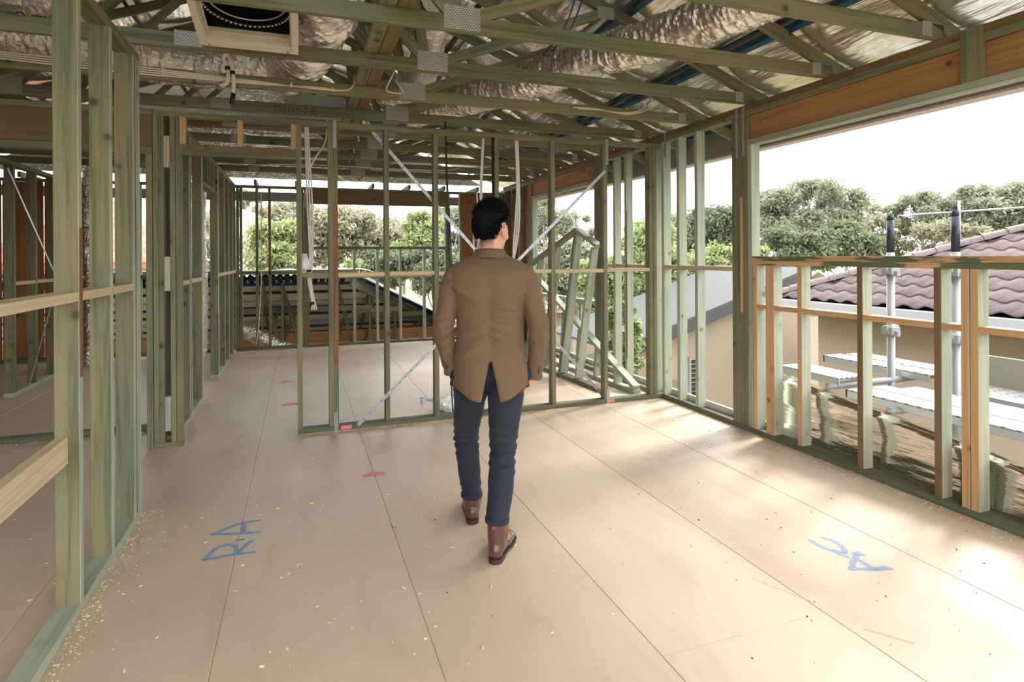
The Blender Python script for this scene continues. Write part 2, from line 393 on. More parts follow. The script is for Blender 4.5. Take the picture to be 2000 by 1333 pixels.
bx('header', CX0, CX1, 6.93, 8.14, 2.26, 2.3, GREEN, wc)
for y in (7.25, 7.8): bx('cripple_stud', CX0, CX1, y, y + .043, 2.3, 2.607, GREEN, wc)

# ---- lintel wall of the room on the left
wo = struct('wall_side_room', 'wide opening under a deep pine lintel', (-3, 5.35, 0))
bx('lintel', -5.0, -1.075, 5.3, 5.345, 2.36, 2.61, BROWN, wo); bx('lintel_plate', -5.0, -1.075, 5.3, 5.385, 2.3, 2.358, GREEN, wo)
bx('top_plate', -5.0, -1.075, 5.3, 5.385, 2.61, 2.655, GREEN, wo)
bx('stud', -1.12, -1.076, 5.3, 5.385, .0, 2.3, GREEN, wo)
bx('bottom_plate', -5.0, -1.09, 5.86, 5.95, 0, .045, GREEN_DARK, wo)
ws = struct('wall_inner_room', 'short stud wall with crossed tensioned straps', (-2.95, 9, 0))
bx('bottom_plate', -2.99, -2.9, 7.83, 10.3, 0, .042, GREEN_PALE, ws); bx('top_plate', -2.99, -2.9, 7.3, 10.3, 2.5, 2.545, GREEN, ws)
for y in (7.85, 8.42, 8.98, 9.55, 10.1): bx('stud', -2.99, -2.9, y, y + .045, .042, 2.5, GREEN, ws)
for y in (7.895, 8.465, 9.025, 9.595): bx('noggin', -2.99, -2.9, y, y + .52, 1.2, 1.24, RAW, ws)
strap((-2.895, 7.7, 2.45), (-2.895, 9.8, .55), .03, ws); strap((-2.895, 9.6, 1.9), (-2.895, 8.2, .05), .03, ws)

# ---- back wall
wb = struct('wall_back', 'open stud back wall with two window openings', (1, 10.4, 0))
B0, B1 = 10.38, 10.465
bx('bottom_plate', -5, 3.64, B0, B1, 0, .042, GREEN_DARK, wb)
bx('top_plate', -5, .06, B0, B1, 2.607, 2.65, GREEN, wb); bx('top_plate', .06, 3.55, B0, B1, 2.607, 2.65, GREEN, wb)
for x, mm in ((-.945, GREEN), (-.895, GREEN), (-.66, GREEN), (-.47, BROWN), (.03, GREEN), (.072, GREEN), (.114, BROWN), (2.46, GREEN), (2.505, GREEN), (2.72, GREEN), (3.5, GREEN), (3.1, GREEN), (-1.2, GREEN), (-2.7, GREEN), (-2.3, GREEN)):
    bx('stud', x, x + .04, B0, B1, .042, 2.607, mm, wb)
bx('lintel', .156, 2.46, B0, B0 + .045, 2.37, 2.607, BROWN, wb)
bx('sill_plate', -.855, .03, B0, B1, 1.215, 1.262, GREEN, wb)
bx('rail', .156, 2.46, B0, B1, 1.615, 1.662, GREEN, wb); bx('noggin', .156, 2.46, B0, B1, 1.13, 1.17, BATTEN_W, wb)
for x in (.46, .86, 1.245, 1.64, 2.06): bx('stud', x, x + .04, B0, B1, .042, 1.615, GREEN_PALE, wb)
bx('bracing_sheet', 2.76, 3.64, B1, B1 + .01, 0, 2.65, PLY, wb)
for x in (-4.96, -4.0, -3.5): bx('bracing_sheet', x, x + (.95 if x < -4.5 else .49 if x < -3.6 else .72), B1, B1 + .01, 0, 2.607, PLY, wb)
bx('sill_plate', -2.7, -1.0, B0, B1, 1.18, 1.23, GREEN_DARK, wb)
bx('tie_strap', .074, .11, B0 - .003, B0, 2.3, 2.62, NAILPLATE, wb); bx('tie_strap', 2.507, 2.54, B0 - .003, B0, 2.25, 2.62, NAILPLATE, wb)
# ---- unseen side wall added on the left to keep light out
wf = struct('wall_light_blocker', 'unseen brown braced outer wall added to block side light', (-5, 4, 0))
for y in range(-4, 11): bx('bracing_sheet', -5.05, -5.03, y * .96 - .05, y * .96 + .9, 0, 2.66, PLY, wf)
for y in range(-4, 11): bx('stud', -5.03, -4.94, y * .96 - .07, y * .96 - .025, .0, 2.66, GREEN, wf)
bx('top_plate', -5.03, -4.94, -1, 10.4, 2.66, 2.75, GREEN, wf)

wz = struct('wall_rear_added', 'unseen stud wall added behind the camera, left open for fill light', (0, -1, 0))  # added out of view; bays left open so daylight fills the near floor
for k in range(9):
    if k in (0, 8): bx('bracing_sheet', -5 + k * .96, -4.05 + k * .96, -1.0, -.99, 0, 2.66, PLY, wz)
    bx('stud', -5.02 + k * .96, -4.975 + k * .96, -.99, -.9, 0, 2.66, GREEN, wz)
# ================================================================== ROOF
XE, ZC, SL, XRG = 3.64, 2.752, .385, -.62      # eave wall, chord soffit, slope, ridge
ZT = lambda x: ZC + .125 + SL * (XE - x) if x >= XRG else ZC + .125 + SL * (XE - XRG) - SL * (XRG - x)   # top of the top chords
XL = 2 * XRG - XE
ordn = 'first second third fourth fifth sixth seventh eighth ninth tenth eleventh twelfth thirteenth fourteenth fifteenth sixteenth'.split()
extra = {0: 'just overhead', 1: 'end plate over the orange lintel', 2: 'beside the vent', 3: 'touching the vent frame', 4: 'white cables clipped along it', 5: 'lettering stamped on its chord',
         6: 'behind the partition plate', 7: 'beyond the partition', 8: 'beyond the partition', 9: 'beyond the partition', 10: 'near the back wall', 11: 'closest to the back wall'}
TR = []
def truss(k, y):
    lab = f'pine roof truss, {ordn[k - 1]} in view counting from the camera, {extra[k]}' if 0 < k < 11 else 'pine roof truss directly over the camera' if k == 0 else f'pine roof truss behind the camera, {ordn[k - 11]} back'
    t = thing('roof_truss', lab, 'roof truss', (0, y + .02, ZC), 'roof trusses')
    ym = y + .02; th = .037
    mm = GREEN if k not in (6, 8) else BROWN
    xs = XL + .02, 3.6
    bc = stick('bottom_chord', (xs[0], ym, ZC + .045), (-.62, ym, ZC + .045), th, .09, mm, t); bc = stick('bottom_chord', (-.62, ym, ZC + .045), (xs[1], ym, ZC + .045), th, .09, GREEN if k != 4 else GREEN, t)
    n = Vector((SL, 0, 1)).normalized() * -.045
    tail = 4.1
    stick('top_chord', Vector((tail, ym, ZT(XE) - SL * (tail - XE))) + n, Vector((XRG, ym, ZT(XRG))) + n, th, .09, GREEN, t)
    n2 = Vector((-SL, 0, 1)).normalized() * -.045
    stick('top_chord', Vector((XL, ym, ZT(XE))) + n2, Vector((XRG, ym, ZT(XRG))) + n2, th, .09, GREEN, t)
    w_ = .07
    nodes = ((.87, XRG + .02), (.87, 2.2), (.87, .62), (2 * XRG - .87, XRG - .02), (2 * XRG - .87, 2 * XRG - 2.2))
    for a, b in nodes: stick('web', (a + (.05 if b > a else -.05), ym, ZC + .08), (b, ym, ZT(b) - .09), th - .003, w_, GREEN, t)
    for (x, wd, hh) in ((.87, .21, .13), (-.62, .15, .09), (2 * XRG - .87, .21, .13)): bx('nail_plate', x - wd / 2, x + wd / 2, ym - th / 2 - .0025, ym - th / 2, ZC + .012, ZC + .012 + hh, NAILPLATE, t)
    bx('nail_plate', 3.42, 3.5, ym - th / 2 - .0025, ym - th / 2, ZC + .01, ZC + .095, NAILPLATE, t)
    bx('nail_plate', 2.14, 2.28, ym - th / 2 - .0025, ym - th / 2, ZT(2.2) - .14, ZT(2.2) - .05, NAILPLATE, t)
    TR.append((t, bc)); return t
for k in range(-3, 11):
    truss(k if k >= 0 else 10 - k, 1.66 + .785 * k)
# battens and foil blanket
rf = struct('roof', 'sloping roof lined with silver foil blanket over steel battens', (XRG, 4, ZT(XRG)))
SB, RY0, RY1 = .52, -1.0, 11.2  # roof cut short at its unseen near end to admit fill light
def slope_pt(x, h): return ZT(x) + h * math.sqrt(1 + SL * SL)
def batten(x, mat, wd=.05, hh=.04):
    s = 1 if x >= XRG else -1
    z0 = ZT(x) if x <= XE else ZT(XE) - SL * (x - XE)
    stick('batten', (x, RY0, z0 + hh / 2), (x, RY1, z0 + hh / 2), wd, hh, mat, rf, side=Vector((s * SL, 0, 1)).normalized())
bxs = []
x = 4.02
while x > XRG - 4.2: bxs.append(x); x -= .8
for i, x in enumerate(bxs):
    batten(x, BLUE_STEEL if i % 2 == 0 or x > 3 else GALV)
    batten(x - .1, DARK_STEEL if i % 2 else GALV, .03, .03)
def ztop(x): return (ZT(x) if x <= XE else ZT(XE) - SL * (x - XE)) + .045
for a, b in zip(bxs, bxs[1:]):
    nx, ny = 7, 190; v, f = [], []
    for j in range(ny + 1):
        y = RY0 + (RY1 - RY0) * j / ny
        ph = ((y - 1.68) / .785) % 1
        for i in range(nx + 1):
            t = i / nx; x = a + (b - a) * t
            sag = .045 * math.sin(math.pi * t) * (.55 + .45 * math.cos(2 * math.pi * ph + .6)) + .012 * mnoise.noise((x * 3, y * 2.3, 1))
            v.append((x, y, ztop(x) - sag + .012))
    for j in range(ny):
        for i in range(nx):
            p = j * (nx + 1) + i; f.append((p, p + 1, p + nx + 2, p + nx + 1))
    pydata('foil_blanket', v, f, ROOF_FOIL, rf, smooth=True)
zr = ZT(XRG) + .12
pts = [(4.2, ztop(4.2) + .03), (XRG, zr), (XL - .5, ztop(4.2) + .03)]
for (xa, za), (xb, zb) in zip(pts, pts[1:]):
    v = [(xa, RY0, za), (xa, RY1, za), (xb, RY1, zb), (xb, RY0, zb), (xa, RY0, za + .03), (xa, RY1, za + .03), (xb, RY1, zb + .03), (xb, RY0, zb + .03)]
    pydata('roof_sheet', v, [(0, 1, 2, 3), (7, 6, 5, 4), (0, 4, 5, 1), (1, 5, 6, 2), (2, 6, 7, 3), (3, 7, 4, 0)], GREY_FASCIA, rf)
bx('fascia', 4.1, 4.125, RY0, RY1, 2.5, 2.75, GREY_FASCIA, rf); bx('gutter', 4.125, 4.24, RY0, RY1, 2.49, 2.6, flat('gutter_rose_grey', srgb(206, 190, 186), .4), rf)
for x in (XL - .45,): bx('fascia', x - .02, x, RY0, RY1, 2.5, 2.66, GREY_FASCIA, rf)
for k in range(9): bx('fascia_clip', 4.085, 4.1, .9 + k * 1.1, .93 + k * 1.1, 2.52, 2.56, WHITE_METAL, rf)
bx('fascia', XL - .4, 4.1, 11.1, 11.125, 2.46, 2.62, GREY_FASCIA, rf)
for k in range(14): bx('eave_outrigger', -4.4 + k * .62, -4.36 + k * .62, 10.35, 11.1, 2.66, 2.74, GREEN, rf)
for yy in (11.1,):
    zz = 2.85 if yy > 0 else 2.7
    pydata('gable_lining', [(3.4 if yy > 0 else 3.9, yy, zz), (XRG, yy, zr), (XL + .2 if yy > 0 else XL - .2, yy, zz)], [(0, 1, 2)], ROOF_FOIL, rf)
# long stiffener boards lying on the chords
sb = thing('stiffener_boards', 'pair of pine boards lying lengthwise across the truss chords', 'timber', (.5, 5, ZC + .09))
bx('board', .412, .5, 1.5, 9.4, ZC + .091, ZC + .126, GREEN, sb); bx('board', .504, .592, 1.5, 9.4, ZC + .091, ZC + .126, BROWN, sb)
# ================================================================== OUTSIDE
GZ = -2.95
def ground_mat():
    m = NT('rough_grass'); p = m.pos()
    col = m.mix(m.step(m.noise(p, .35, 5, .6), .4, .62), srgb(112, 118, 74), srgb(150, 134, 104))
    col = m.mix(m.math('MULTIPLY', m.noise(p, 9, 3), .5), col, srgb(84, 92, 56))
    return m.set(Base_Color=col, Roughness=.95)
pydata('ground', [(-140, -60, GZ), (140, -60, GZ), (140, 150, GZ), (-140, 150, GZ)], [(0, 1, 2, 3)], ground_mat())['kind'] = 'structure'

# ---- neighbour's tiled house
def tile_mat(name, a, b):
    m = NT(name); v, rnd = m.objco((1, 1, 1))
    col = m.mix(rnd, a, b); col = m.mix(m.math('MULTIPLY', m.step(m.noise(v, 14, 4, .6), .5, .7), .35), col, srgb(142, 126, 120))
    return m.set(Base_Color=col, Roughness=.6)
TILE = tile_mat('mauve_brown_tile', srgb(88, 74, 72), srgb(108, 92, 88))
CREAM = flat('cream_render', srgb(170, 154, 138), .85)
GUT = flat('pale_gutter', srgb(172, 170, 176), .45)
EX, EZ, ES, HY = 7.9, .74, .44, 8.25
nb = thing('neighbour_house', 'cream rendered house with mauve brown tiled hip roof beyond the scaffold', 'house', (9, 4, GZ))
bx('wall', 8.35, 8.55, -6, 7.8, GZ, .52, CREAM, nb); bx('wall', 8.55, 14, 7.6, 7.8, GZ, .52, CREAM, nb, axis=0)
bx('soffit', 7.95, 8.36, -6, 8.2, .5, .53, flat('brown_soffit', srgb(132, 116, 104), .7), nb)
bx('fascia', 7.9, 7.95, -6, 8.25, .5, .7, GREY_FASCIA, nb); bx('gutter', 7.74, 7.9, -6, 8.4, .55, .72, GUT, nb)
for (a, b, c) in (((EX, -6, EZ - .05), (EX, HY, EZ - .05), (EX + 6, HY - 6, EZ + ES * 6 - .05)),):
    d = (EX + 6, -6, EZ + ES * 6 - .05)
    pydata('roof_slope', [a, b, c, d] + [(p[0], p[1], p[2] - .06) for p in (a, b, c, d)], [(0, 1, 2, 3), (7, 6, 5, 4), (0, 4, 5, 1), (1, 5, 6, 2), (2, 6, 7, 3), (3, 7, 4, 0)], DARK_STEEL, nb)
a, b, c = (EX, HY, EZ - .03), (EX + 12, HY, EZ - .03), (EX + 6, HY - 6, EZ + ES * 6 - .03)
pydata('roof_slope', [a, b, c] + [(p[0], p[1], p[2] - .06) for p in (a, b, c)], [(0, 2, 1), (3, 4, 5), (0, 1, 4, 3), (1, 2, 5, 4), (2, 0, 3, 5)], TILE, nb)
def roof_tile(L=.4, W=.3, th=.022):
    n = 8; v, f = [], []
    for e, (x, dz) in enumerate(((0, .03), (L, 0))):
        for k in range(n + 1):
            t = k / n; z = .035 * math.sin(math.pi * min(1, t / .62)) - .012 * math.sin(math.pi * max(0, (t - .62) / .38))
            v.append((x, t * W, z + dz))
    for k in range(n): f.append((k, n + 1 + k, n + 2 + k, k + 1))
    base = len(v)
    for k in range(n + 1): p = v[k]; v.append((p[0] + .002, p[1], p[2] - th))
    for k in range(n): f.append((base + k, k, k + 1, base + k + 1))
    me = bpy.data.meshes.new('roof_tile'); me.from_pydata(v, [], f); me.update(); me.materials.append(TILE)
    me.polygons.foreach_set('use_smooth', [True] * len(me.polygons)); return me
TM = roof_tile(); ang = math.atan(ES); course = .325
Rm = Matrix(((math.cos(ang), 0, -math.sin(ang), 0), (0, 1, 0, 0), (math.sin(ang), 0, math.cos(ang), 0), (0, 0, 0, 1)))
for r in range(11):
    s = r * course; x = EX - .04 + s * math.cos(ang); z = EZ + s * math.sin(ang)
    ymax = HY - (x - EX) - .1; y = ymax - .3
    while y > 2.6 - r * .05 and y > 2.4:
        mesh_obj('roof_tile', TM, TILE, nb, Matrix.Translation((x, y, z)) @ Rm); y -= .3
capm = None
for k in range(16):
    q = k * .32; p0 = Vector((EX + q * .66 - .05, HY - q * .66 + .05, EZ + ES * q * .66 + .0)); p1 = p0 + Vector((.66, -.66, ES * .66)) * .37
    v, f = [], []
    dx = (p1 - p0).normalized(); sd_ = dx.cross(Vector((0, 0, 1))).normalized(); up = sd_.cross(dx)
    for p, rr in ((p0, .14), (p1, .115)):
        for j in range(7):
            aa = math.pi * j / 6; v.append(p + sd_ * math.cos(aa) * rr + up * (math.sin(aa) * rr * .7 + .02))
    for j in range(6): f.append((j, 7 + j, 8 + j, j + 1))
    pydata('ridge_tile', v, f, TILE, nb, smooth=True)
# ---- antenna on that roof
an = thing('tv_antenna', 'thin aluminium television antenna above the tiled roof', 'antenna', (10.2, 6.7, 1.6))
tube('mast', [(10.2, 6.7, 1.5), (10.2, 6.7, 2.35)], .02, GALV, an, n=1, raw=True)
tube('boom', [(9.4, 6.9, 2.12), (12.2, 6.0, 2.3)], .014, GALV, an, raw=True)
for k in range(14):
    c = Vector((9.45, 6.88, 2.123)).lerp(Vector((12.1, 6.03, 2.294)), k / 13); d = Vector((.3, .95, .02)).normalized() * (.42 - .012 * k)
    tube('element', [c - d, c + d], .007, GALV, an, raw=True, seg=6)

# ---- wing with louvred window
wg = thing('neighbour_wing', 'low cream wing with sloping grey roof edge and dark louvred window', 'house', (7, 10, GZ))
def prism(name, poly, y0, y1, mat, parent):
    n = len(poly); v = [(x, y0, z) for x, z in poly] + [(x, y1, z) for x, z in poly]
    f = [tuple(range(n)), tuple(range(2 * n - 1, n - 1, -1))] + [((i + 1) % n, i, n + i, n + (i + 1) % n) for i in range(n)]
    return pydata(name, v, f, mat, parent)
prism('wall', [(7.42, GZ), (9.9, GZ), (9.9, .95), (7.42, .15)], 9.72, 9.9, CREAM, wg)
prism('wall', [(6.0, GZ), (6.55, GZ), (6.55, -.1), (6.0, -.33)], 9.74, 9.9, CREAM, wg)
prism('wall', [(6.55, -.5), (7.42, -.5), (7.42, .1), (6.55, -.15)], 9.74, 9.9, CREAM, wg)
prism('roof_edge', [(5.35, -.47), (9.9, .98), (9.9, 1.2), (5.35, -.22)], 9.4, 9.46, flat('dark_grey_roof', srgb(74, 72, 72), .7), wg)
prism('roof_slope', [(5.35, -.25), (9.9, 1.17), (9.9, 1.22), (5.35, -.2)], 9.42, 12.4, bpy.data.materials['dark_grey_roof'], wg)
prism('eave_lining', [(5.5, -.46), (9.9, .94), (9.9, .96), (5.5, -.44)], 9.46, 9.74, CREAM, wg)
for k in range(8): stick('louvre', (7.2, 9.8, -.62 - k * .09), (7.42, 9.8, -.62 - k * .09), .012, .07, DARK_STEEL, wg, side=(0, .6, .8))
bx('window_frame', 6.55, 6.6, 9.75, 9.82, -1.4, -.5, GUT, wg); bx('window_frame', 7.16, 7.2, 9.75, 9.82, -1.4, -.5, GUT, wg)
# ---- pale metal roof further off
pr = thing('pale_roofed_house', 'distant house with pale metal roof behind the tiled hip', 'house', (16, 17, GZ))
bx('wall', 12.5, 17.5, 14.5, 19, GZ, -.5, CREAM, pr, axis=1)
pydata('roof_slope', [(12, 14, -.65), (12, 19.6, -.65), (15, 19.6, .95), (15, 14, .95)], [(0, 1, 2, 3)], flat('pale_metal_roof', srgb(222, 220, 218), .5), pr)
pydata('roof_slope', [(18, 14, -.65), (15, 14, .95), (15, 19.6, .95), (18, 19.6, -.65)], [(0, 1, 2, 3)], bpy.data.materials['pale_metal_roof'], pr)
def wave_tiles(name, a, b):
    m = NT(name); p = m.n.new('ShaderNodeTexCoord').outputs['Object']
    wv = m.new('ShaderNodeTexWave', _Scale=1.1); wv.bands_direction = 'Z'; m.l(p, wv.inputs['Vector'])
    w2 = m.new('ShaderNodeTexWave', _Scale=1.0); w2.bands_direction = 'X'; m.l(p, w2.inputs['Vector'])
    h = m.math('ADD', wv.outputs['Fac'], w2.outputs['Fac']); m.bump(h, .6, .05)
    return m.set(Base_Color=m.mix(m.step(h, .6, 1.4), a, b), Roughness=.7)
def far_house(name, label, x0, x1, y0, y1, ze, zr, mat, wall, gz=GZ):
    h = thing(name, label, 'house', ((x0 + x1) / 2, (y0 + y1) / 2, gz)); xm = (y0 + y1) / 2
    bx('wall', x0 + .5, x1 - .5, y0 + .5, y1 - .5, gz, ze, wall, h, axis=2)
    i = min((y1 - y0) / 2, (x1 - x0) / 2 - .2)
    A, B, C, D, E_, F_ = (x0, y0, ze), (x1, y0, ze), (x1, y1, ze), (x0, y1, ze), (x0 + i, xm, zr), (x1 - i, xm, zr)
    for q in ((A, B, F_, E_), (C, D, E_, F_), (B, C, F_), (D, A, E_)):
        pydata('roof_slope', list(q), [tuple(range(len(q)))], mat, h)
    bx('gutter', x0, x1, y0 - .1, y0, ze - .18, ze + .02, mat, h)
    return h
RED = wave_tiles('terracotta_tiles', srgb(168, 92, 70), srgb(184, 114, 92)); BRN = wave_tiles('dusty_brown_tiles', srgb(150, 124, 114), srgb(172, 148, 138))
far_house('red_roofed_house', 'grey house with terracotta tiled roof outside the side room window', -9.4, -3.6, 21.5, 29, 1.35, 3.6, RED, flat('grey_render', srgb(190, 186, 186), .8))
far_house('low_terracotta_house', 'low terracotta roofed garage below the grey house', -7.5, -2.7, 16.5, 20.6, -.7, .9, RED, CREAM)
far_house('brown_roofed_house', 'distant house with dusty brown tiled roof seen past the leaning frames', 8.2, 17, 23.5, 31, -.8, .9, BRN, CREAM)

# ---- scaffold
def punched():
    m = NT('punched_steel_plank'); tc = m.n.new('ShaderNodeTexCoord'); s = m.n.new('ShaderNodeSeparateXYZ'); m.l(tc.outputs['Object'], s.inputs[0])
    u = m.math('SUBTRACT', m.math('FRACT', m.math('MULTIPLY', s.outputs[0], 11)), .5); v = m.math('SUBTRACT', m.math('FRACT', m.math('ADD', m.math('MULTIPLY', s.outputs[1], 17), .5)), .5)
    r = m.math('SQRT', m.math('ADD', m.math('POWER', m.math('MULTIPLY', u, 1.5), 2), m.math('POWER', v, 2)))
    p, _ = m.objco((1, 1, 1)); rust = m.step(m.noise(p, 5, 5, .65), .58, .72)
    col = m.mix(m.math('MULTIPLY', rust, .35), srgb(172, 170, 166), srgb(130, 108, 88))
    col = m.mix(m.step(r, .2, .26), srgb(96, 92, 88), col)
    return m.set(Base_Color=col, Metallic=.15, Roughness=.55)
PLANK = punched(); TUBE_G = flat('weathered_scaffold_tube', srgb(160, 162, 162), .5, .4); TUBE_D = flat('navy_painted_tube', srgb(38, 44, 62), .4, .2)
PL = [(4.2, .23, -2, 3.64, .385, 'lowest steel scaffold plank, punched with holes, running beside the foil'),
      (4.436, .18, -2, 3.62, .388, 'second punched scaffold plank in from the wall foil'),
      (4.62, .19, -2, 3.5, .386, 'punched scaffold plank just inside the upright tubes'),
      (4.9, .2, -2, 3.4, .40, 'punched scaffold plank just outside the upright tubes'),
      (5.104, .19, -2, 3.42, .402, 'punched scaffold plank under the toe board'),
      (4.2, .3, 3.72, 4.35, .46, 'short battered scaffold plank end beyond the lowest plank'),
      (4.95, .22, 3.5, 4.55, .475, 'raised scaffold plank behind the nearer upright tube, pale top'),
      (5.18, .24, 3.6, 4.5, .48, 'outermost raised scaffold plank against the cream wall')]
for x, wd, a, b, z, lab in PL:
    p = thing('scaffold_plank', lab, 'scaffold plank', (x, (a + b) / 2, z), 'steel scaffold planks')
    bx('deck', x, x + wd, a, b, z - .01, z, PLANK, p); bx('side_rail', x, x + .012, a, b, z - .065, z - .01, GALV, p); bx('side_rail', x + wd - .012, x + wd, a, b, z - .065, z - .01, GALV, p)
    bx('end_cap', x, x + wd, b, b + .015, z - .065, z, DARK_STEEL, p)
bx('toe_board', 5.3, 5.33, -2, 3.52, .41, .65, flat('galvanised_toe_board', srgb(150, 146, 132), .6, .3))
for y, z, lab in ((3.215, .345, 'scaffold cross tube carrying the long planks'), (3.755, .42, 'scaffold cross tube carrying the raised plank ends')):
    tr_ = tube('scaffold_transom', [(4.12, y, z - .03), (5.5, y, z - .03)], .028, TUBE_G, raw=True, seg=12); tag(tr_, lab, 'scaffold tube')
tag(bpy.data.objects['toe_board'], 'grey metal toe board standing on the outer scaffold edge', 'toe board')
for (y, lab) in ((3.76, 'scaffold upright tube rising through the planks, navy top, nearer the post'), (3.215, 'scaffold upright tube with navy top in front of the tiled roof')):
    s = thing('scaffold_upright', lab, 'scaffold tube', (4.85, y, GZ), 'scaffold uprights')
    tube('tube', [(4.85, y, GZ), (4.85, y, 1.5)], .032, TUBE_G, s, raw=True, seg=16); tube('spigot', [(4.85, y, 1.5), (4.85, y, 1.78)], .03, TUBE_D, s, raw=True, seg=16); tube('spigot_tip', [(4.85, y, 1.78), (4.85, y, 1.83)], .026, TUBE_D, s, raw=True, seg=16)
    for z in (.82, 1.34):
        bx('coupler', 4.8, 4.9, y - .05, y + .05, z - .03, z + .03, TUBE_G, s, axis=2); bx('coupler', 4.775, 4.925, y - .02, y + .02, z, z + .045, TUBE_G, s); bx('coupler', 4.83, 4.87, y - .075, y + .075, z - .045, z, TUBE_G, s)
# ---- foil wrap along the outside of the low wall
ys_ = [(-.9, .2), (2.08, .34), (2.39, .386), (2.95, .444), (3.46, .5), (3.8, .535)]
ftop = lambda y: float(np.interp(y, [a for a, _ in ys_], [b for _, b in ys_]))
ny, nz = 240, 26; v, f = [], []
for j in range(ny + 1):
    y = -.9 + 4.7 * j / ny
    for i in range(nz + 1):
        t = i / nz; z = .01 + (ftop(y) - .01) * t
        d = .016 * mnoise.noise((y * 1.6, z * 7 + y * .6, 2)) + .005 * mnoise.noise((y * 5, z * 16 + y * 2, 5)) + .003 * mnoise.noise((y * 2, z * 40, 9))
        if t > .86: d += .035 * math.sin((t - .86) / .14 * math.pi)
        v.append((3.705 - .035 * t + d + .01 * math.sin(math.pi * t), y, z))
for j in range(ny):
    for i in range(nz): p = j * (nz + 1) + i; f.append((p, p + nz + 1, p + nz + 2, p + 1))
fw = pydata('foil_wrap', v, f, FOIL_WRAP, smooth=True); tag(fw, 'loose crinkled silver foil wrap hung along the outer face of the low wall', 'foil wrap')

# ---- lower roof behind the back wall, seen from inside
LOWER_FOIL = flat('matt_foil_lining', srgb(240, 230, 218), .4, .2)
lr = struct('roof_lower', 'lower metal roof beyond the back wall, foil underside showing', (0, 12, 1.2))
LS, LY, LZ, LXH = .5, 10.95, 1.1, .95
def lz(y): return LZ - LS * (y - LY)
D = 4.6
a, b, c, d = (-6, LY, LZ), (LXH, LY, LZ), (LXH + D, LY + D, lz(LY + D)), (-6, LY + D, lz(LY + D))
pydata('foil_lining', [a, b, c, d], [(0, 1, 2, 3)], LOWER_FOIL, lr); up = .06
pydata('roof_sheet', [(p[0], p[1], p[2] + up) for p in (a, b, c, d)], [(3, 2, 1, 0)], GREY_FASCIA, lr)
pydata('roof_sheet', [(LXH, LY, LZ + up), (LXH + 4.6, LY, LZ - .5 * 4.6 + up), (LXH + D, LY + D, lz(LY + D) + up)], [(0, 1, 2)], GREY_FASCIA, lr)
for k in range(14):
    y = LY + .12 + k * .32; stick('batten', (-6, y, lz(y) - .02), (LXH + y - LY - .03, y, lz(y) - .02), .05, .035, (BLUE_STEEL, DARK_STEEL, GALV)[k % 3], lr, side=(0, LS, 1))
stick('hip_cap', (LXH - .1, LY - .1, LZ + .09), (LXH + D, LY + D, lz(LY + D) + .09), .34, .05, flat('pale_hip_cap', srgb(176, 172, 168), .5), lr)
stick('hip_rafter', (LXH - .1, LY - .16, LZ - .06), (LXH + D - .1, LY + D - .16, lz(LY + D) - .06), .045, .14, GREEN, lr)
stick('sarking_strip', (LXH + .1, LY - .05, LZ - .0), (LXH + D, LY + D - .15, lz(LY + D) + .0), .02, .07, BLUE_STEEL, lr)
bx('ridge_flashing', -6, LXH, LY - .16, LY + .1, LZ + .1, LZ + .17, GREY_FASCIA, lr)
for k in range(56):
    x = -5.6 + k * .115
    if x < .9: tube('sheet_rib', [(x, LY - .12, LZ + .055), (x, LY + .3, LZ - .09)], .05, DARK_STEEL, lr, raw=True, seg=8)
bx('bearer', -6, 4.2, 11.9, 11.96, -.24, .07, LVL, lr); bx('lower_ceiling', -6, 4.4, 10.6, 16, -.8, -.76, flat('pale_bounce_ceiling', srgb(226, 214, 196), .9), lr, axis=0)  # ceiling coloured pale to bounce daylight up onto the foil lining
for k, (x, lab) in enumerate(((-.62, 'half truss with slanting webs under the lower roof, by the white cable'), (-.3, 'half truss upright pair under the lower roof, beside the flexible duct'), (.62, 'half truss under the lower roof, behind the five-board post'), (1.2, 'half truss under the lower roof hip, its webs forming a V'), (1.75, 'small half truss below the lower roof hip slope'), (2.35, 'smallest half truss at the low end of the hip'))):
    t = thing('lower_roof_truss', lab, 'roof truss', (x, 11.2, -.3), 'half trusses under the lower roof')
    dx = max(0, x - LXH); y0 = LY + dx + .02; top = lz(y0) - .05
    bx('web', x, x + .04, y0, y0 + .07, -.3, top, GREEN, t, axis=2)
    stick('top_chord', (x + .02, y0 - .02, lz(y0) - .09), (x + .02, y0 + 2.4, lz(y0 + 2.4) - .09), .037, .09, GREEN, t)
    stick('web', (x + .02, y0 + .1, top - .05), (x + .34, y0 + .6, -.28), .036, .07, GREEN, t); stick('web', (x + .28, y0 + .9, lz(y0 + .9) - .1), (x - .1, y0 + .35, -.28), .036, .07, BROWN, t)
    stick('tie', (x - .3, y0 + .05, top * .55), (x + .62, y0 + .05, top * .55), .035, .09, GREEN, t)

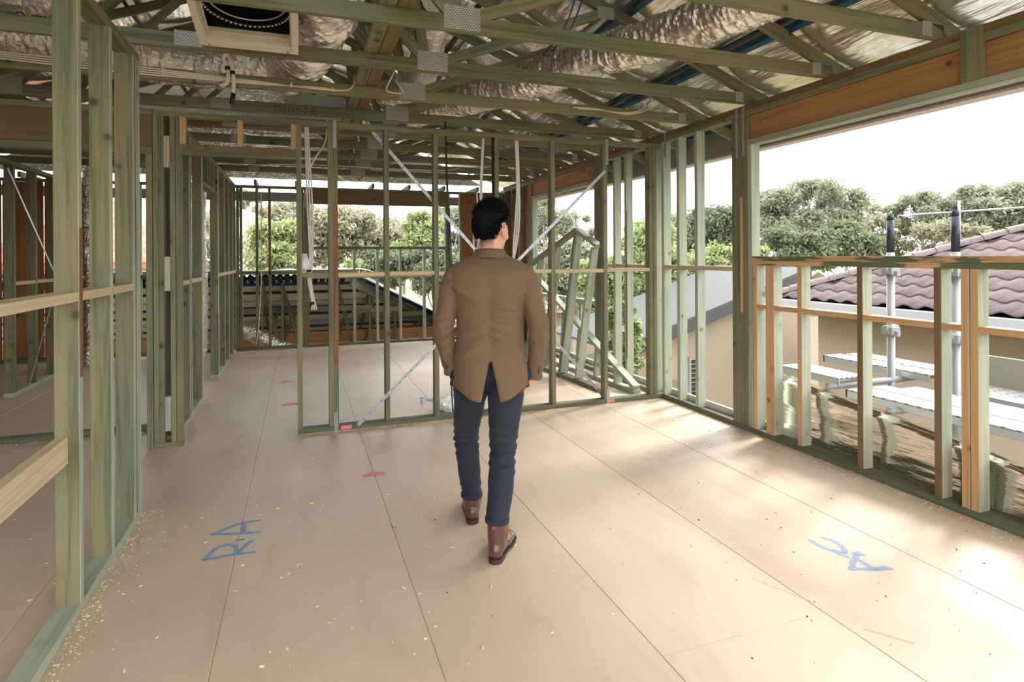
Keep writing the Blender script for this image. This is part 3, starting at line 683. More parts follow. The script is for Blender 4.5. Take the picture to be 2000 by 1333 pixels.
# ---- trees
def leaf_mat(name, a, b, c):
    m = NT(name); p = m.pos(); oi = m.n.new('ShaderNodeObjectInfo')
    col = m.mix(m.step(m.noise(p, 1.3, 3), .35, .65), a, b); col = m.mix(m.step(m.noise(p, 9, 2), .5, .75), col, c)
    m.set(Base_Color=col, Roughness=.6)
    tr = m.new('ShaderNodeBsdfTranslucent'); m.l(col, tr.inputs[0]); mx = m.new('ShaderNodeMixShader', _Fac=.35)
    m.l(m.b.outputs[0], mx.inputs[1]); m.l(tr.outputs[0], mx.inputs[2]); m.l(mx.outputs[0], m.out.inputs[0]); return m.m
LEAF = {'grey': leaf_mat('grey_green_leaves', srgb(124, 130, 106), srgb(148, 152, 128), srgb(168, 168, 146)),
        'dark': leaf_mat('dark_green_leaves', srgb(96, 108, 80), srgb(114, 124, 94), srgb(138, 146, 114)),
        'bright': leaf_mat('bright_green_leaves', srgb(132, 144, 92), srgb(156, 166, 116), srgb(180, 188, 142)),
        'brush': leaf_mat('hazy_brush_leaves', srgb(148, 146, 120), srgb(166, 160, 138), srgb(128, 126, 102))}  # brush tone lightened so the colour carries far haze
BARK = flat('pale_bark', srgb(168, 156, 146), .9); BARK_D = flat('brown_bark', srgb(104, 90, 76), .9)
rng = np.random.default_rng(11)
def leaves(centers, radii, n, size, squash=.7):
    C = np.repeat(np.array(centers), n, 0); RR = np.repeat(np.array(radii), n)[:, None]; N = len(C)
    d = rng.normal(size=(N, 3)); d *= RR * .5; d[:, 2] *= squash
    P = C + d
    u = rng.normal(size=(N, 3)); u /= np.linalg.norm(u, axis=1)[:, None]; w_ = np.cross(u, rng.normal(size=(N, 3))); w_ /= np.linalg.norm(w_, axis=1)[:, None]
    s = (size * (.6 + .8 * rng.random((N, 1))))
    V = np.stack([P - u * s, P + w_ * s * .45, P + u * s, P - w_ * s * .45], 1).reshape(-1, 3)
    return V
def tree(name, label, x, y, zt, zl, wd, kind, nclump, nleaf, size, bark=BARK, lean=0, sparse=1., group=None, stems=1):
    t = thing(name, label, 'tree' if 'shrub' not in name else 'shrub', (x, y, GZ), group)
    h = zt - zl; cs, rs = [], []
    for k in range(nclump):
        q = rng.random(); a = rng.random() * 6.283; rr = (wd / 2) * (.25 + .75 * math.sqrt(rng.random())) * math.sqrt(max(.15, 1 - (q - .45) ** 2 * 2.4))
        r = min(wd, h) * (.11 + .1 * rng.random()) * sparse
        cs.append((x + rr * math.cos(a) + lean * q, y + rr * math.sin(a), zl + r * .6 + q * (h - 1.3 * r))); rs.append(r)
    V = leaves(cs, rs, nleaf, size)
    me = bpy.data.meshes.new('crown'); nv = len(V); me.vertices.add(nv); me.vertices.foreach_set('co', V.ravel())
    me.loops.add(nv); me.loops.foreach_set('vertex_index', np.arange(nv, dtype=np.int32)); me.polygons.add(nv // 4)
    me.polygons.foreach_set('loop_start', np.arange(0, nv, 4, dtype=np.int32)); me.update(calc_edges=True); me.validate()
    mesh_obj('crown', me, LEAF[kind], t, Matrix.Identity(4))
    v, f = [], []
    def add(path, r0, r1):
        n = len(path); dv, df = tube_data(path, [r0 + (r1 - r0) * i / (n - 1) for i in range(n)], 6); o = len(v); v.extend(dv); f.extend([tuple(i + o for i in q) for q in df])
    for s in range(stems):
        off = Vector(((s - (stems - 1) / 2) * wd * .16, 0, 0)); top = Vector((x + lean * .5, y, zl + h * .62)) + off * 1.6
        st = Vector((x, y, GZ)) + off * .5; md = st.lerp(top, .5) + Vector((rng.normal() * .12, rng.normal() * .12, 0)); tk = .035 * (zt - GZ) ** .75 / math.sqrt(stems)
        add(spline([st, md, top], 5), tk, tk * .4)
        for c in cs[s::max(stems, 1)][:9]:
            b = st.lerp(top, .45 + .5 * rng.random()); add(spline([b, b.lerp(Vector(c), .5) + Vector((0, 0, -.1)), Vector(c)], 3), tk * .35, tk * .1)
    pydata('trunk', v, f, bark, t, smooth=True); return t
#TB
TREES = [
    ('gum_tree', 'tall grey green gum tree with broad umbrella crown above the rail', 32.32, 30.91, 6.54, 2.52, 7.24, 'grey', 51, 501, 0.136, dict(bark=BARK)),
    ('gum_tree', 'smaller gum tree beside the post, left of the umbrella crown', 31.21, 33.43, 5.91, 1.49, 3.26, 'grey', 24, 456, 0.136, dict()),
    ('dense_tree', 'dense dark green tree mass just above the rail by the post', 23.75, 23.36, 2.95, 0.71, 3.36, 'dark', 39, 638, 0.116, dict()),
    ('dense_tree', 'dense dark green tree below the umbrella crowned gum', 26.93, 23.28, 3.20, 0.69, 2.94, 'dark', 33, 638, 0.116, dict()),
    ('gum_tree', 'thin gum tree standing behind the navy tube nearer the post', 42.58, 33.61, 5.48, 1.09, 4.36, 'brush', 24, 456, 0.150, dict(sparse=0.8)),
    ('gum_tree', 'gum tree with flat wind-swept top between the two navy tubes', 43.23, 31.25, 6.39, 2.25, 4.17, 'grey', 21, 456, 0.136, dict(lean=1.2, sparse=0.8)),
    ('gum_tree', 'wide rounded gum tree above the television antenna', 46.80, 29.97, 6.60, 2.63, 6.45, 'grey', 45, 501, 0.143, dict()),
    ('gum_tree', 'gum tree at the far edge of the long window opening', 48.59, 27.21, 6.63, 2.21, 4.34, 'grey', 30, 456, 0.136, dict()),
    ('gum_tree', 'low hazy gum tree behind the tiled hip', 41.08, 27.77, 3.73, 0.80, 5.52, 'brush', 33, 456, 0.136, dict()),
    ('gum_tree', 'dark rounded tree seen between the wall studs and the post', 22.64, 28.00, 4.41, 1.49, 3.52, 'dark', 39, 547, 0.122, dict()),
    ('gum_tree', 'hazy tree behind the narrow studs near the room corner', 22.68, 32.24, 4.21, 0.83, 3.60, 'grey', 30, 456, 0.136, dict()),
    ('bright_shrub', 'bright yellow green shrub filling the gap beside the five-board post', 11.18, 14.05, 1.78, -0.56, 1.91, 'bright', 60, 501, 0.058, dict(bark=BARK_D, stems=3)),
    ('bright_shrub', 'leafy shrub tree with upright stems behind the corner studs', 8.88, 13.82, 2.50, -0.17, 1.66, 'bright', 63, 501, 0.054, dict(bark=BARK, stems=4)),
    ('bright_shrub', 'shrub with pale stems behind the two narrow studs', 10.42, 14.32, 1.02, -1.44, 1.03, 'bright', 30, 456, 0.051, dict(bark=BARK_D, stems=3)),
    ('bright_shrub', 'small bright shrub peeking over the rail beside the post', 12.29, 13.66, 1.77, 0.61, 0.82, 'bright', 21, 456, 0.054, dict()),
    ('bright_shrub', 'low leafy shrub by the fence below the back corner studs', 4.61, 7.91, 0.78, -0.41, 0.54, 'bright', 27, 456, 0.048, dict(stems=3)),
    ('gum_tree', 'tall thin gum tree seen through the side window past the strap', 14.73, 34.03, 5.14, 0.21, 3.51, 'grey', 30, 456, 0.109, dict(stems=2)),
    ('gum_tree', 'sparse high gum branches beyond the side window lintel', 17.13, 34.23, 4.35, 0.18, 2.62, 'brush', 18, 395, 0.109, dict(sparse=0.7)),
    ('dense_tree', 'mid green tree behind the apex of the leaning frames', 9.56, 19.94, 2.05, -0.41, 2.28, 'grey', 36, 501, 0.088, dict()),
    ('dense_tree', 'green garden tree low behind the leaning frames', 8.08, 15.16, 1.48, -0.56, 1.61, 'bright', 36, 501, 0.068, dict()),
    ('white_gum', 'bare white barked gum with several stems by the corridor corner', -1.92, 27.24, 4.31, 1.38, 1.51, 'brush', 15, 304, 0.088, dict(sparse=0.7, stems=4)),
    ('light_tree', 'rounded light green tree framed by the back window studs', -0.61, 20.40, 2.71, 0.83, 1.64, 'bright', 63, 501, 0.075, dict(bark=BARK_D)),
    ('hazy_tree', 'hazy tall tree above the light green tree', -0.67, 36.36, 4.73, 1.49, 3.52, 'brush', 27, 425, 0.122, dict(sparse=0.8)),
    ('hazy_tree', 'dry hazy tree behind the hanging white cables', 1.35, 34.57, 4.34, 0.92, 3.13, 'brush', 36, 456, 0.122, dict()),
    ('hazy_tree', 'hazy tree beside the red stained stud with a ragged top', 2.91, 35.07, 4.42, 0.90, 3.22, 'brush', 36, 456, 0.122, dict()),
    ('hazy_tree', 'low hazy tree between the partition studs', 4.43, 34.53, 3.65, 0.61, 3.22, 'brush', 36, 456, 0.122, dict()),
    ('hazy_tree', 'pale green tree in front of the hazy row near the strap', 5.53, 27.76, 3.64, 1.01, 2.17, 'bright', 36, 425, 0.102, dict()),
    ('hazy_tree', 'hazy tree nearest the orange panel in the back window', 7.92, 32.22, 4.30, 0.64, 2.56, 'grey', 30, 456, 0.122, dict()),
    ('hazy_tree', 'hazy tree behind the middle partition stud', 6.01, 36.09, 4.01, 0.56, 3.41, 'brush', 33, 456, 0.122, dict()),
    ('dark_shrub', 'dark shrub below the window rail between partition studs', 2.93, 20.19, 1.82, 0.46, 1.55, 'dark', 30, 456, 0.075, dict()),
    ('dark_shrub', 'dark shrub beside the person behind the window rail', 4.23, 19.73, 1.89, 0.28, 1.72, 'dark', 33, 456, 0.075, dict()),
    ('bright_shrub', 'small light green bush above the lower roof hip', 1.97, 21.60, 1.43, 0.22, 1.09, 'bright', 24, 456, 0.061, dict()),
    ('hazy_tree', 'distant tree above the terracotta roof outside the side room', -8.90, 39.30, 3.67, 0.90, 2.64, 'grey', 24, 425, 0.122, dict()),
    ('hazy_tree', 'distant grey tree seen through the corridor studs', -4.81, 37.84, 4.52, 0.90, 3.81, 'brush', 30, 425, 0.122, dict()),
]
PALM = (0.64, 17.30, 1.0)
#TE
for row in TREES: tree(*row[:-1], **row[-1])
# palm
pm = thing('palm', 'young palm with arching fronds beyond the back window', 'palm', (PALM[0], PALM[1], GZ))
tube('trunk', [(PALM[0], PALM[1], GZ), (PALM[0], PALM[1], PALM[2] - .2)], .14, BARK_D, pm, raw=True)
for k in range(11):
    a = k * 2.399; L_ = 1.9 + .3 * math.sin(k * 3); v, f = [], []
    for i in range(9):
        t = i / 8; c = Vector((PALM[0] + math.cos(a) * L_ * t * .8, PALM[1] + math.sin(a) * L_ * t * .8, PALM[2] - .2 + 1.15 * t * (1.15 - t * (1.0 + .3 * (k % 3)))))
        wv = .13 * math.sin(math.pi * min(1, t * .92 + .08)); s_ = Vector((-math.sin(a), math.cos(a), -.35)) * wv; s2 = Vector((math.sin(a), -math.cos(a), -.35)) * wv
        v += [c + s_, c, c + s2]
    for i in range(8): f += [(3 * i, 3 * i + 1, 3 * i + 4, 3 * i + 3), (3 * i + 1, 3 * i + 2, 3 * i + 5, 3 * i + 4)]
    pydata('frond', v, f, LEAF['grey'], pm)
# ================================================================== SERVICES IN THE ROOF
def duct(name, label, pts, r, n=None, amp=.13, parent=None):
    path = spline(pts, 8); L = sum((b - a).length for a, b in zip(path, path[1:])); n = n or int(L / .013)
    # even resample
    acc = [0]
    for a, b in zip(path, path[1:]): acc.append(acc[-1] + (b - a).length)
    out = []
    for k in range(n + 1):
        s = L * k / n; i = max(0, min(len(acc) - 2, int(np.searchsorted(acc, s)) - 1)); q = (s - acc[i]) / max(1e-6, acc[i + 1] - acc[i]); out.append(path[i].lerp(path[i + 1], q))
    seed = random.random() * 50
    def fn(i, a, p):
        ca, sa = math.cos(a), math.sin(a); q = i * .013 / .02
        w = abs(mnoise.noise((ca * 1.1 + seed, sa * 1.1, q * .55 + .9 * mnoise.noise((ca * 2, sa * 2, q * .12))))) * 1.3
        return 1 + amp * (.8 * mnoise.noise((ca * .9, sa * .9, q * .07 + seed)) + w - .3 + .3 * mnoise.noise((ca * 7, sa * 7, q * .5 + seed)))
    v, f = tube_data(out, r, 56, fn)
    o = pydata(name, v, f, FOIL, parent, smooth=False)
    if parent is None: tag(o, label, 'duct')
    return o
duct('flexible_duct', 'long silver flexible duct lying slantwise across the truss chords beside the outer slope', [(3.0, 1.7, 3.08), (2.72, 2.7, 3.06), (2.45, 3.5, 3.02), (2.1, 4.3, 3.03), (1.78, 5.1, 3.01), (1.35, 5.9, 3.02), (1.05, 6.7, 3.02), (.9, 7.6, 3.03)], .155)
duct('flexible_duct', 'fat silver flexible duct drooping beside the white vent frame', [(.2, 2.6, 3.2), (.17, 3.3, 3.1), (.14, 3.9, 3.075), (.08, 4.5, 3.07), (-.02, 5.0, 3.06), (-.1, 5.4, 3.1)], .215)
duct('flexible_duct', 'silver flexible duct crossing above the clipped white cables', [(-.25, 5.25, 3.02), (-.7, 5.22, 2.98), (-1.2, 5.15, 2.99), (-1.9, 5.0, 3.02), (-2.6, 4.9, 3.04)], .15)
duct('flexible_duct', 'silver flexible duct high in the dark corner over the near wall', [(-1.2, 4.2, 3.05), (-1.6, 4.0, 3.02), (-2.2, 3.8, 3.04), (-3.0, 3.6, 3.1)], .15)
duct('flexible_duct', 'silver flexible duct behind the doorway head', [(-1.5, 6.9, 3.0), (-.9, 7.0, 2.99), (-.2, 7.1, 3.0), (.3, 7.0, 3.02), (.8, 6.8, 3.04)], .14)
duct('flexible_duct', 'silver flexible duct running over the middle of the chords', [(.75, 5.6, 3.0), (1.0, 5.2, 3.02), (.95, 4.6, 3.1), (.9, 4.0, 3.25)], .12)
duct('vertical_duct', 'upright silver flexible duct standing in the side room', [(-2.74, 9.85, .0), (-2.72, 9.85, .9), (-2.75, 9.86, 1.8), (-2.74, 9.85, 2.75)], .115)
duct('vertical_duct', 'upright silver flexible duct showing through the corridor door opening', [(-1.42, 10.05, .0), (-1.4, 10.03, .9), (-1.43, 10.05, 1.8), (-1.42, 10.05, 2.7)], .1)
duct('vertical_duct', 'thin upright silver duct at the end of the corridor wall', [(-1.12, 10.2, .0), (-1.12, 10.2, 1.2), (-1.1, 10.2, 2.65)], .065)
duct('floor_duct', 'crushed silver duct lying outside the back wall bottom plate', [(-1.3, 10.78, .42), (-.9, 10.72, .3), (-.6, 10.68, .14), (-.3, 10.68, -.02), (0, 10.7, -.14)], .125)
pl = thing('metal_plenum', 'bright sheet metal plenum box above the doorway head', 'plenum', (.1, 6.5, 3))
for (n_, q) in (('side_panel', (-.12, .42, 6.2, 6.21, 2.86, 3.1)), ('base_panel', (-.12, .42, 6.21, 6.8, 2.86, 2.87)), ('side_panel', (-.13, -.12, 6.2, 6.8, 2.86, 3.1)), ('side_panel', (.42, .43, 6.2, 6.8, 2.86, 3.1))): bx(n_, *q, flat('bright_galvanised', srgb(214, 216, 220), .25, .9) if 'bright_galvanised' not in bpy.data.materials else bpy.data.materials['bright_galvanised'], pl)
# ---- return-air vent frame
vf = thing('vent_frame', 'square white ceiling vent frame with a black round duct collar inside', 'vent', (-.265, 3.5, 2.72))
VX0, VX1, VY0, VY1, VZ = -.532, .003, 3.275, 3.842, 2.722
def ring_frame(name, x0, x1, y0, y1, wd, z0, z1, mat):
    v = []; f = []
    for z in (z0, z1):
        for (a, b, c, d) in ((x0, y0, x1, y1), (x0 + wd, y0 + wd, x1 - wd, y1 - wd)):
            v += [(a, b, z), (c, b, z), (c, d, z), (a, d, z)]
    for k in range(4):
        n = (k + 1) % 4
        f += [(k, n, 4 + n, 4 + k)[::-1], (8 + k, 8 + n, 12 + n, 12 + k), (k, n, 8 + n, 8 + k), (4 + k, 12 + k, 12 + n, 4 + n)]
    return pydata(name, v, f, mat, vf)
ring_frame('flange', VX0, VX1, VY0, VY1, .038, VZ, VZ + .02, WHITE_METAL); ring_frame('throat', VX0 + .03, VX1 - .03, VY0 + .03, VY1 - .03, .012, VZ + .02, VZ + .1, WHITE_METAL)
ring_frame('ledge', VX0 + .03, VX1 - .03, VY0 + .03, VY1 - .03, .018, VZ + .07, VZ + .08, WHITE_METAL)
bx('plenum_top', VX0 + .02, VX1 - .02, VY0 + .02, VY1 - .02, VZ + .36, VZ + .37, BLACK, vf, axis=0)
for q in ((VX0 + .02, VX0 + .03, VY0 + .02, VY1 - .02), (VX1 - .03, VX1 - .02, VY0 + .02, VY1 - .02), (VX0 + .02, VX1 - .02, VY0 + .02, VY0 + .03), (VX0 + .02, VX1 - .02, VY1 - .03, VY1 - .02)): bx('plenum_side', *q, VZ + .112, VZ + .36, BLACK, vf)
cx, cy_ = (VX0 + VX1) / 2, (VY0 + VY1) / 2
def ring(name, r, rad, z, mat, parent, n=48):
    v, f = [], []
    for i in range(n):
        a = 2 * math.pi * i / n
        for k in range(8):
            b = 2 * math.pi * k / 8; v.append((cx + (r + rad * math.cos(b)) * math.cos(a), cy_ + (r + rad * math.cos(b)) * math.sin(a), z + rad * math.sin(b)))
    for i in range(n):
        for k in range(8): f.append((i * 8 + k, ((i + 1) % n) * 8 + k, ((i + 1) % n) * 8 + (k + 1) % 8, i * 8 + (k + 1) % 8))
    return pydata(name, v, f, mat, parent, smooth=True)
ring('collar', .205, .006, VZ + .15, GALV, vf); ring('collar_rim', .232, .008, VZ + .13, BLACK, vf)
for k in range(56):
    a = 2 * math.pi * k / 56; bx('crimp_tooth', cx + .231 * math.cos(a) - .006, cx + .231 * math.cos(a) + .006, cy_ + .231 * math.sin(a) - .006, cy_ + .231 * math.sin(a) + .006, VZ + .119, VZ + .124, WHITE_METAL, vf)
for x, y in ((VX0 + .05, VY1 - .018), (VX1 - .06, VY1 - .018)): tube('screw', [(x, y, VZ - .002), (x, y, VZ + .004)], .006, DARK_STEEL, vf, raw=True)
# the frame hangs with its near side tipped up
_piv = Matrix.Translation((cx, VY1, VZ)); vf.matrix_basis = _piv @ Matrix.Rotation(-R(9.5), 4, 'X') @ _piv.inverted() @ vf.matrix_basis
# ---- black round fan housing near the top corner
bf = thing('fan_housing', 'black round fan housing above the near wall top plate', 'fan', (-1.05, 3.75, 2.85))
v, f = tube_data([(-1.08, 3.62, 2.97), (-1.08, 3.62, 3.3)], .26, 32); pydata('drum', v, f, BLACK, bf, smooth=False)
v, f = tube_data([(-1.08, 3.62, 2.94), (-1.08, 3.62, 2.97)], .29, 32); pydata('rim', v, f, BLACK, bf)
# ---- cables
def cable(name, label, runs, r, mat, cat='cable', ties=(), tie_mat=None):
    t = thing(name, label, cat, runs[0][0])
    for p in runs: tube('strand', p, r, mat, t, n=6, seg=7)
    for (a, b, rr) in ties: tube('cable_tie', [a, b], rr, tie_mat or BLACK_CABLE, t, raw=True, seg=8)
    return t
y4 = 1.66 + .785 * 4
cable('clipped_cables', 'run of white cables clipped along the fourth truss chord', [[(-2.0, y4 - .008, 2.85 - k * .013), (-1.2, y4 - .01, 2.835 - k * .013 - .004 * k), (-.7, y4 - .01, 2.815 - k * .011), (-.3, y4 - .01, 2.80 - k * .007), (.1, y4 - .01, 2.785 + (k - 1) * .004), (.33, y4 - .012, 2.785), (.4, y4 - .03, 2.82), (.41, y4 - .06, 2.9)] for k in range(4)], .006, WHITE_CABLE,
      ties=[((-.9, y4 - .018, 2.845), (-.9, y4 - .018, 2.79), .009), ((-.05, y4 - .018, 2.81), (-.05, y4 - .018, 2.775), .009), ((.25, y4 - .018, 2.8), (.25, y4 - .018, 2.77), .008)], tie_mat=WHITE_CABLE)
cable('cable_loop', 'taped white cable loop hanging below the second chord', [[(-.52, 4.74, 2.72), (-.475, 4.73, 2.76), (-.472, 4.73, 2.86), (-.5, 4.73, 2.925), (-.48, 4.73, 2.945), (-.45, 4.73, 2.9), (-.435, 4.73, 2.78), (-.44, 4.73, 2.68), (-.455, 4.73, 2.62)], [(-.53, 4.72, 2.725), (-.485, 4.72, 2.76), (-.482, 4.72, 2.86), (-.51, 4.72, 2.92), (-.49, 4.72, 2.955), (-.46, 4.72, 2.9), (-.445, 4.72, 2.78), (-.448, 4.72, 2.68)]], .008, WHITE_CABLE,
      ties=[((-.48, 4.727, 2.845), (-.48, 4.727, 2.87), .018), ((-.447, 4.727, 2.815), (-.446, 4.727, 2.84), .018), ((-.455, 4.73, 2.6), (-.443, 4.727, 2.68), .016)])
cable('cable_clip_run', 'short white cable bent round the stiffener boards', [[(.72, 4.02 + .72, 2.96), (.66, 4.76, 2.83), (.68, 4.775, 2.8), (.78, 4.775, 2.796)], [(.78, 4.9, 2.98), (.74, 4.78, 2.9), (.8, 4.775, 2.8)]], .006, WHITE_CABLE)
cable('hanging_cables', 'bundle of pale cables hanging in the doorway bay of the partition', [[(.05 + k * .012, 5.43, 2.66), (.06 + k * .016, 5.43, 2.3), (.07 + k * .02, 5.44, 1.9), (.085 + k * .012, 5.43, 1.5), (.07 + k * .012, 5.43, 1.3), (.1 + k * .01, 5.43, 1.12), (.12 + (k - 1) * .02, 5.43, 1.03)] for k in range(3)] + [[(.06, 5.43, 2.2), (.14, 5.45, 2.36), (.22, 5.47, 2.5), (.24, 5.5, 2.7)]], .007, WHITE_CABLE, ties=[((.1, 5.43, 1.1), (.106, 5.43, 1.075), .02), ((.08, 5.43, 1.38), (.08, 5.43, 1.36), .02)])
jb = thing('junction_cup', 'white plastic cup tied to the hanging cables', 'junction box', (.03, 5.42, 1.4))
v, f = tube_data([(.03, 5.42, 1.38), (.03, 5.42, 1.40), (.03, 5.42, 1.44), (.03, 5.42, 1.52)], [.05, .055, .055, .03], 16); pydata('cup', v, f, flat('white_plastic', srgb(236, 238, 240), .4), jb, smooth=True)
bx('bracket', .0, .06, 5.44, 5.46, 1.35, 1.5, bpy.data.materials['white_plastic'], jb)
cable('black_cable', 'black cable pair hanging to the bottom plate beside the walking person', [[(1.29, 5.43, 2.75), (1.3, 5.43, 2.2), (1.32, 5.43, 1.6), (1.34, 5.42, 1.0), (1.325, 5.4, .4), (1.33, 5.36, .05)], [(1.295, 5.44, 2.75), (1.31, 5.44, 2.2), (1.34, 5.44, 1.6), (1.35, 5.43, 1.0)]], .007, BLACK_CABLE)
cable('hanging_cables', 'cream cables hanging behind the back of the head of the person', [[(1.66 + k * .01, 5.43, 2.68), (1.63 + k * .014, 5.43, 2.2), (1.62 + k * .02, 5.43, 1.9), (1.56 + k * .06, 5.43, 1.7), (1.57 + k * .05, 5.43, 1.45)] for k in range(2)] + [[(1.6, 5.46, 2.1), (1.62, 5.46, 1.8), (1.6, 5.46, 1.5)]], .008, WHITE_CABLE)
cable('hanging_cables', 'cream cables hanging in front of the face of the person', [[(1.985 + k * .012, 5.43, 2.68), (2.0 + k * .012, 5.43, 2.2), (1.985 + k * .02, 5.43, 1.9), (1.965 + k * .02, 5.43, 1.65), (1.95, 5.43, 1.4)] for k in range(3)], .008, WHITE_CABLE)
tube('conduit', [(1.72, 5.33, 2.66), (1.72, 5.33, .05)], .009, TUBE_D, raw=True); tag(bpy.data.objects['conduit'], 'dark navy conduit fixed along a partition stud', 'conduit')
cable('pull_cord', 'thin white cord hanging down the back window bay', [[(-.57, 10.33, 2.75), (-.57, 10.33, 1.6), (-.58, 10.33, 1.0), (-.62, 10.33, .35), (-.66, 10.32, .08)]], .007, WHITE_CABLE, 'cord')
cable('flat_cable', 'white flat cable stapled along a chord near the outer slope', [[(2.3, y4 - .01, 2.81), (2.5, y4 - .01, 2.815), (2.8, y4 - .01, 2.80), (3.0, y4 - .01, 2.84), (3.2, 4.95, 2.98), (3.35, 5.2, 3.1)], [(2.35, y4 - .01, 2.802), (2.6, y4 - .01, 2.808), (2.85, y4 - .01, 2.79), (3.05, y4 - .01, 2.84), (3.2, 5.0, 2.97)]], .006, WHITE_CABLE)
cable('blue_wires', 'two thin blue wires looped over the slanting duct', [[(1.2 + k * .05, 2.2, 3.3), (1.55 + k * .05, 3.0, 3.3), (1.75 + k * .05, 3.7, 3.12), (1.9 + k * .05, 4.4, 3.16), (1.92 + k * .05, 5.2, 3.1), (1.7 + k * .05, 6.2, 2.98)] for k in range(2)], .006, BLUE_CABLE)
cable('roof_cable', 'white cable sagging between the far chords', [[(-.4, 8.0, 2.74), (0, 8.05, 2.76), (.6, 8.0, 2.77), (1.1, 7.95, 2.78), (1.3, 8.1, 2.82)], [(-.4, 8.6, 2.74), (.4, 8.6, 2.76), (1.2, 8.6, 2.745), (2.0, 8.6, 2.76), (2.3, 8.7, 2.82)]], .007, WHITE_CABLE)
# ---- leaning gable frames
def lean(y, h, x0=3.12, k=.2, off=0): return Vector((x0 + (6.4 - y) * .13 + h * k + off, y, h))
g1 = thing('gable_frame', 'pale raked gable frame leaning low against the side wall, its sloping plate catching the light', 'wall frame', (3.3, 6.6, 0), 'leaning gable frames')
L1 = lambda y, h: Vector((3.41 - (y - 5.6) * .05 + h * .08, y, h))
sd = (1, 0, .0)
stick('bottom_plate', L1(5.56, .022), L1(8.3, .022), .09, .044, GREEN_PALE, g1); stick('rake_plate', L1(5.58, .06), L1(8.3, 1.16), .09, .044, GREEN_PALE, g1, side=(0, -.37, .93))
for y in (5.95, 6.4, 6.85, 7.3, 7.75, 8.2): stick('stud', L1(y, .045), L1(y, .03 + (y - 5.58) * .404), .044, .09, GREEN_PALE, g1, side=(1, 0, -.14))
g2 = thing('gable_frame', 'tall peaked gable frame leaning steeply against the side window', 'wall frame', (3.3, 7, 0), 'leaning gable frames')
L2 = lambda y, h: Vector((3.06 + (6.4 - y) * .06 * (1 - h / 1.8) + h * .225, y, h))
stick('bottom_plate', L2(5.75, .022), L2(8.4, .022), .09, .044, GREEN, g2)
stick('rake_plate', L2(6.42, 1.6), L2(7.1, 1.83), .1, .044, GREEN_PALE, g2, side=(0, -.32, .95)); stick('rake_plate', L2(7.1, 1.83), L2(8.75, 1.25), .1, .044, GREEN, g2, side=(0, .33, .94))
for yt, yb, ht in ((6.52, 6.3, 1.58), (7.04, 6.66, 1.77), (7.09, 6.71, 1.77), (7.6, 7.2, 1.6), (8.1, 7.75, 1.43), (8.65, 8.3, 1.24)): stick('stud', L2(yb, .045), L2(yt, ht), .044, .09, GREEN_PALE if yt < 7.05 else GREEN, g2, side=(1, 0, -.13))
# ---- crumpled plastic bag by the partition
bm = bmesh.new(); bmesh.ops.create_icosphere(bm, subdivisions=4, radius=.1)
for v_ in bm.verts:
    n = mnoise.noise(v_.co * 14) * .4 + mnoise.noise(v_.co * 34) * .3; v_.co *= 1 + n; v_.co.z = v_.co.z * .75 + .06; v_.co.x *= 1.2
    if v_.co.z < 0: v_.co.z = 0
me = bpy.data.meshes.new('plastic_bag'); bm.to_mesh(me); bm.free()
mesh_obj('plastic_bag', me, flat('white_plastic_film', srgb(240, 240, 240), .3), None, Matrix.Translation((1.36, 5.6, 0.001))); tag(bpy.data.objects['plastic_bag'], 'crumpled white plastic bag on the floor behind the bottom plate', 'bag')

# ================================================================== FLOOR MARKS
def spray(name, col, dens):
    m = NT(name); uv = m.n.new('ShaderNodeUVMap'); s = m.n.new('ShaderNodeSeparateXYZ'); m.l(uv.outputs[0], s.inputs[0])
    e = m.math('SUBTRACT', 1, m.math('ABSOLUTE', m.math('SUBTRACT', m.math('MULTIPLY', s.outputs[1], 2), 1)))
    a = m.math('MULTIPLY', m.step(e, .0, .75), dens, clamp=True)
    a = m.math('MULTIPLY', a, m.math('ADD', m.step(m.noise(m.pos(), 60, 3, .7), .2, .6), .15), clamp=True)
    m.m.blend_method = 'BLEND' if hasattr(m.m, 'blend_method') else None
    return m.set(Base_Color=col, Roughness=.7, Alpha=a)
SPRAY_BLUE = spray('blue_spray_paint', srgb(120, 166, 214), .9); SPRAY_PALE = spray('faint_blue_spray_paint', srgb(146, 170, 206), .85); SPRAY_PINK = spray('pink_spray_paint', srgb(255, 140, 152), .75)
def ribbon(strokes, wd, mat, name, label):
    v, f, uvs = [], [], []
    for k, s in enumerate(strokes):
        P = spline([(x, y, 0) for x, y in s], 8); L = (P[0] - P[1]).normalized() * wd * .5; P = [P[0] + L] + P + [P[-1] - (P[-2] - P[-1]).normalized() * wd * .5]; o = len(v); z = .0007 + .00012 * k
        for i, p in enumerate(P):
            t = (P[min(i + 1, len(P) - 1)] - P[max(i - 1, 0)]).normalized(); n = Vector((-t.y, t.x, 0)) * wd / 2
            if i in (0, len(P) - 1): n *= .6
            v += [(p.x + n.x, p.y + n.y, z), (p.x - n.x, p.y - n.y, z)]
        for i in range(len(P) - 1):
            f.append((o + 2 * i, o + 2 * i + 1, o + 2 * i + 3, o + 2 * i + 2)); uvs += [(0, 0), (0, 1), (1, 1), (1, 0)]
    me = bpy.data.meshes.new(name); me.from_pydata(v, [], f); me.update(); ul = me.uv_layers.new(name='UVMap')
    ul.data.foreach_set('uv', [c for q in uvs for c in q]); o = mesh_obj(name, me, mat, fl, Matrix.Identity(4)); o['label'] = label; return o
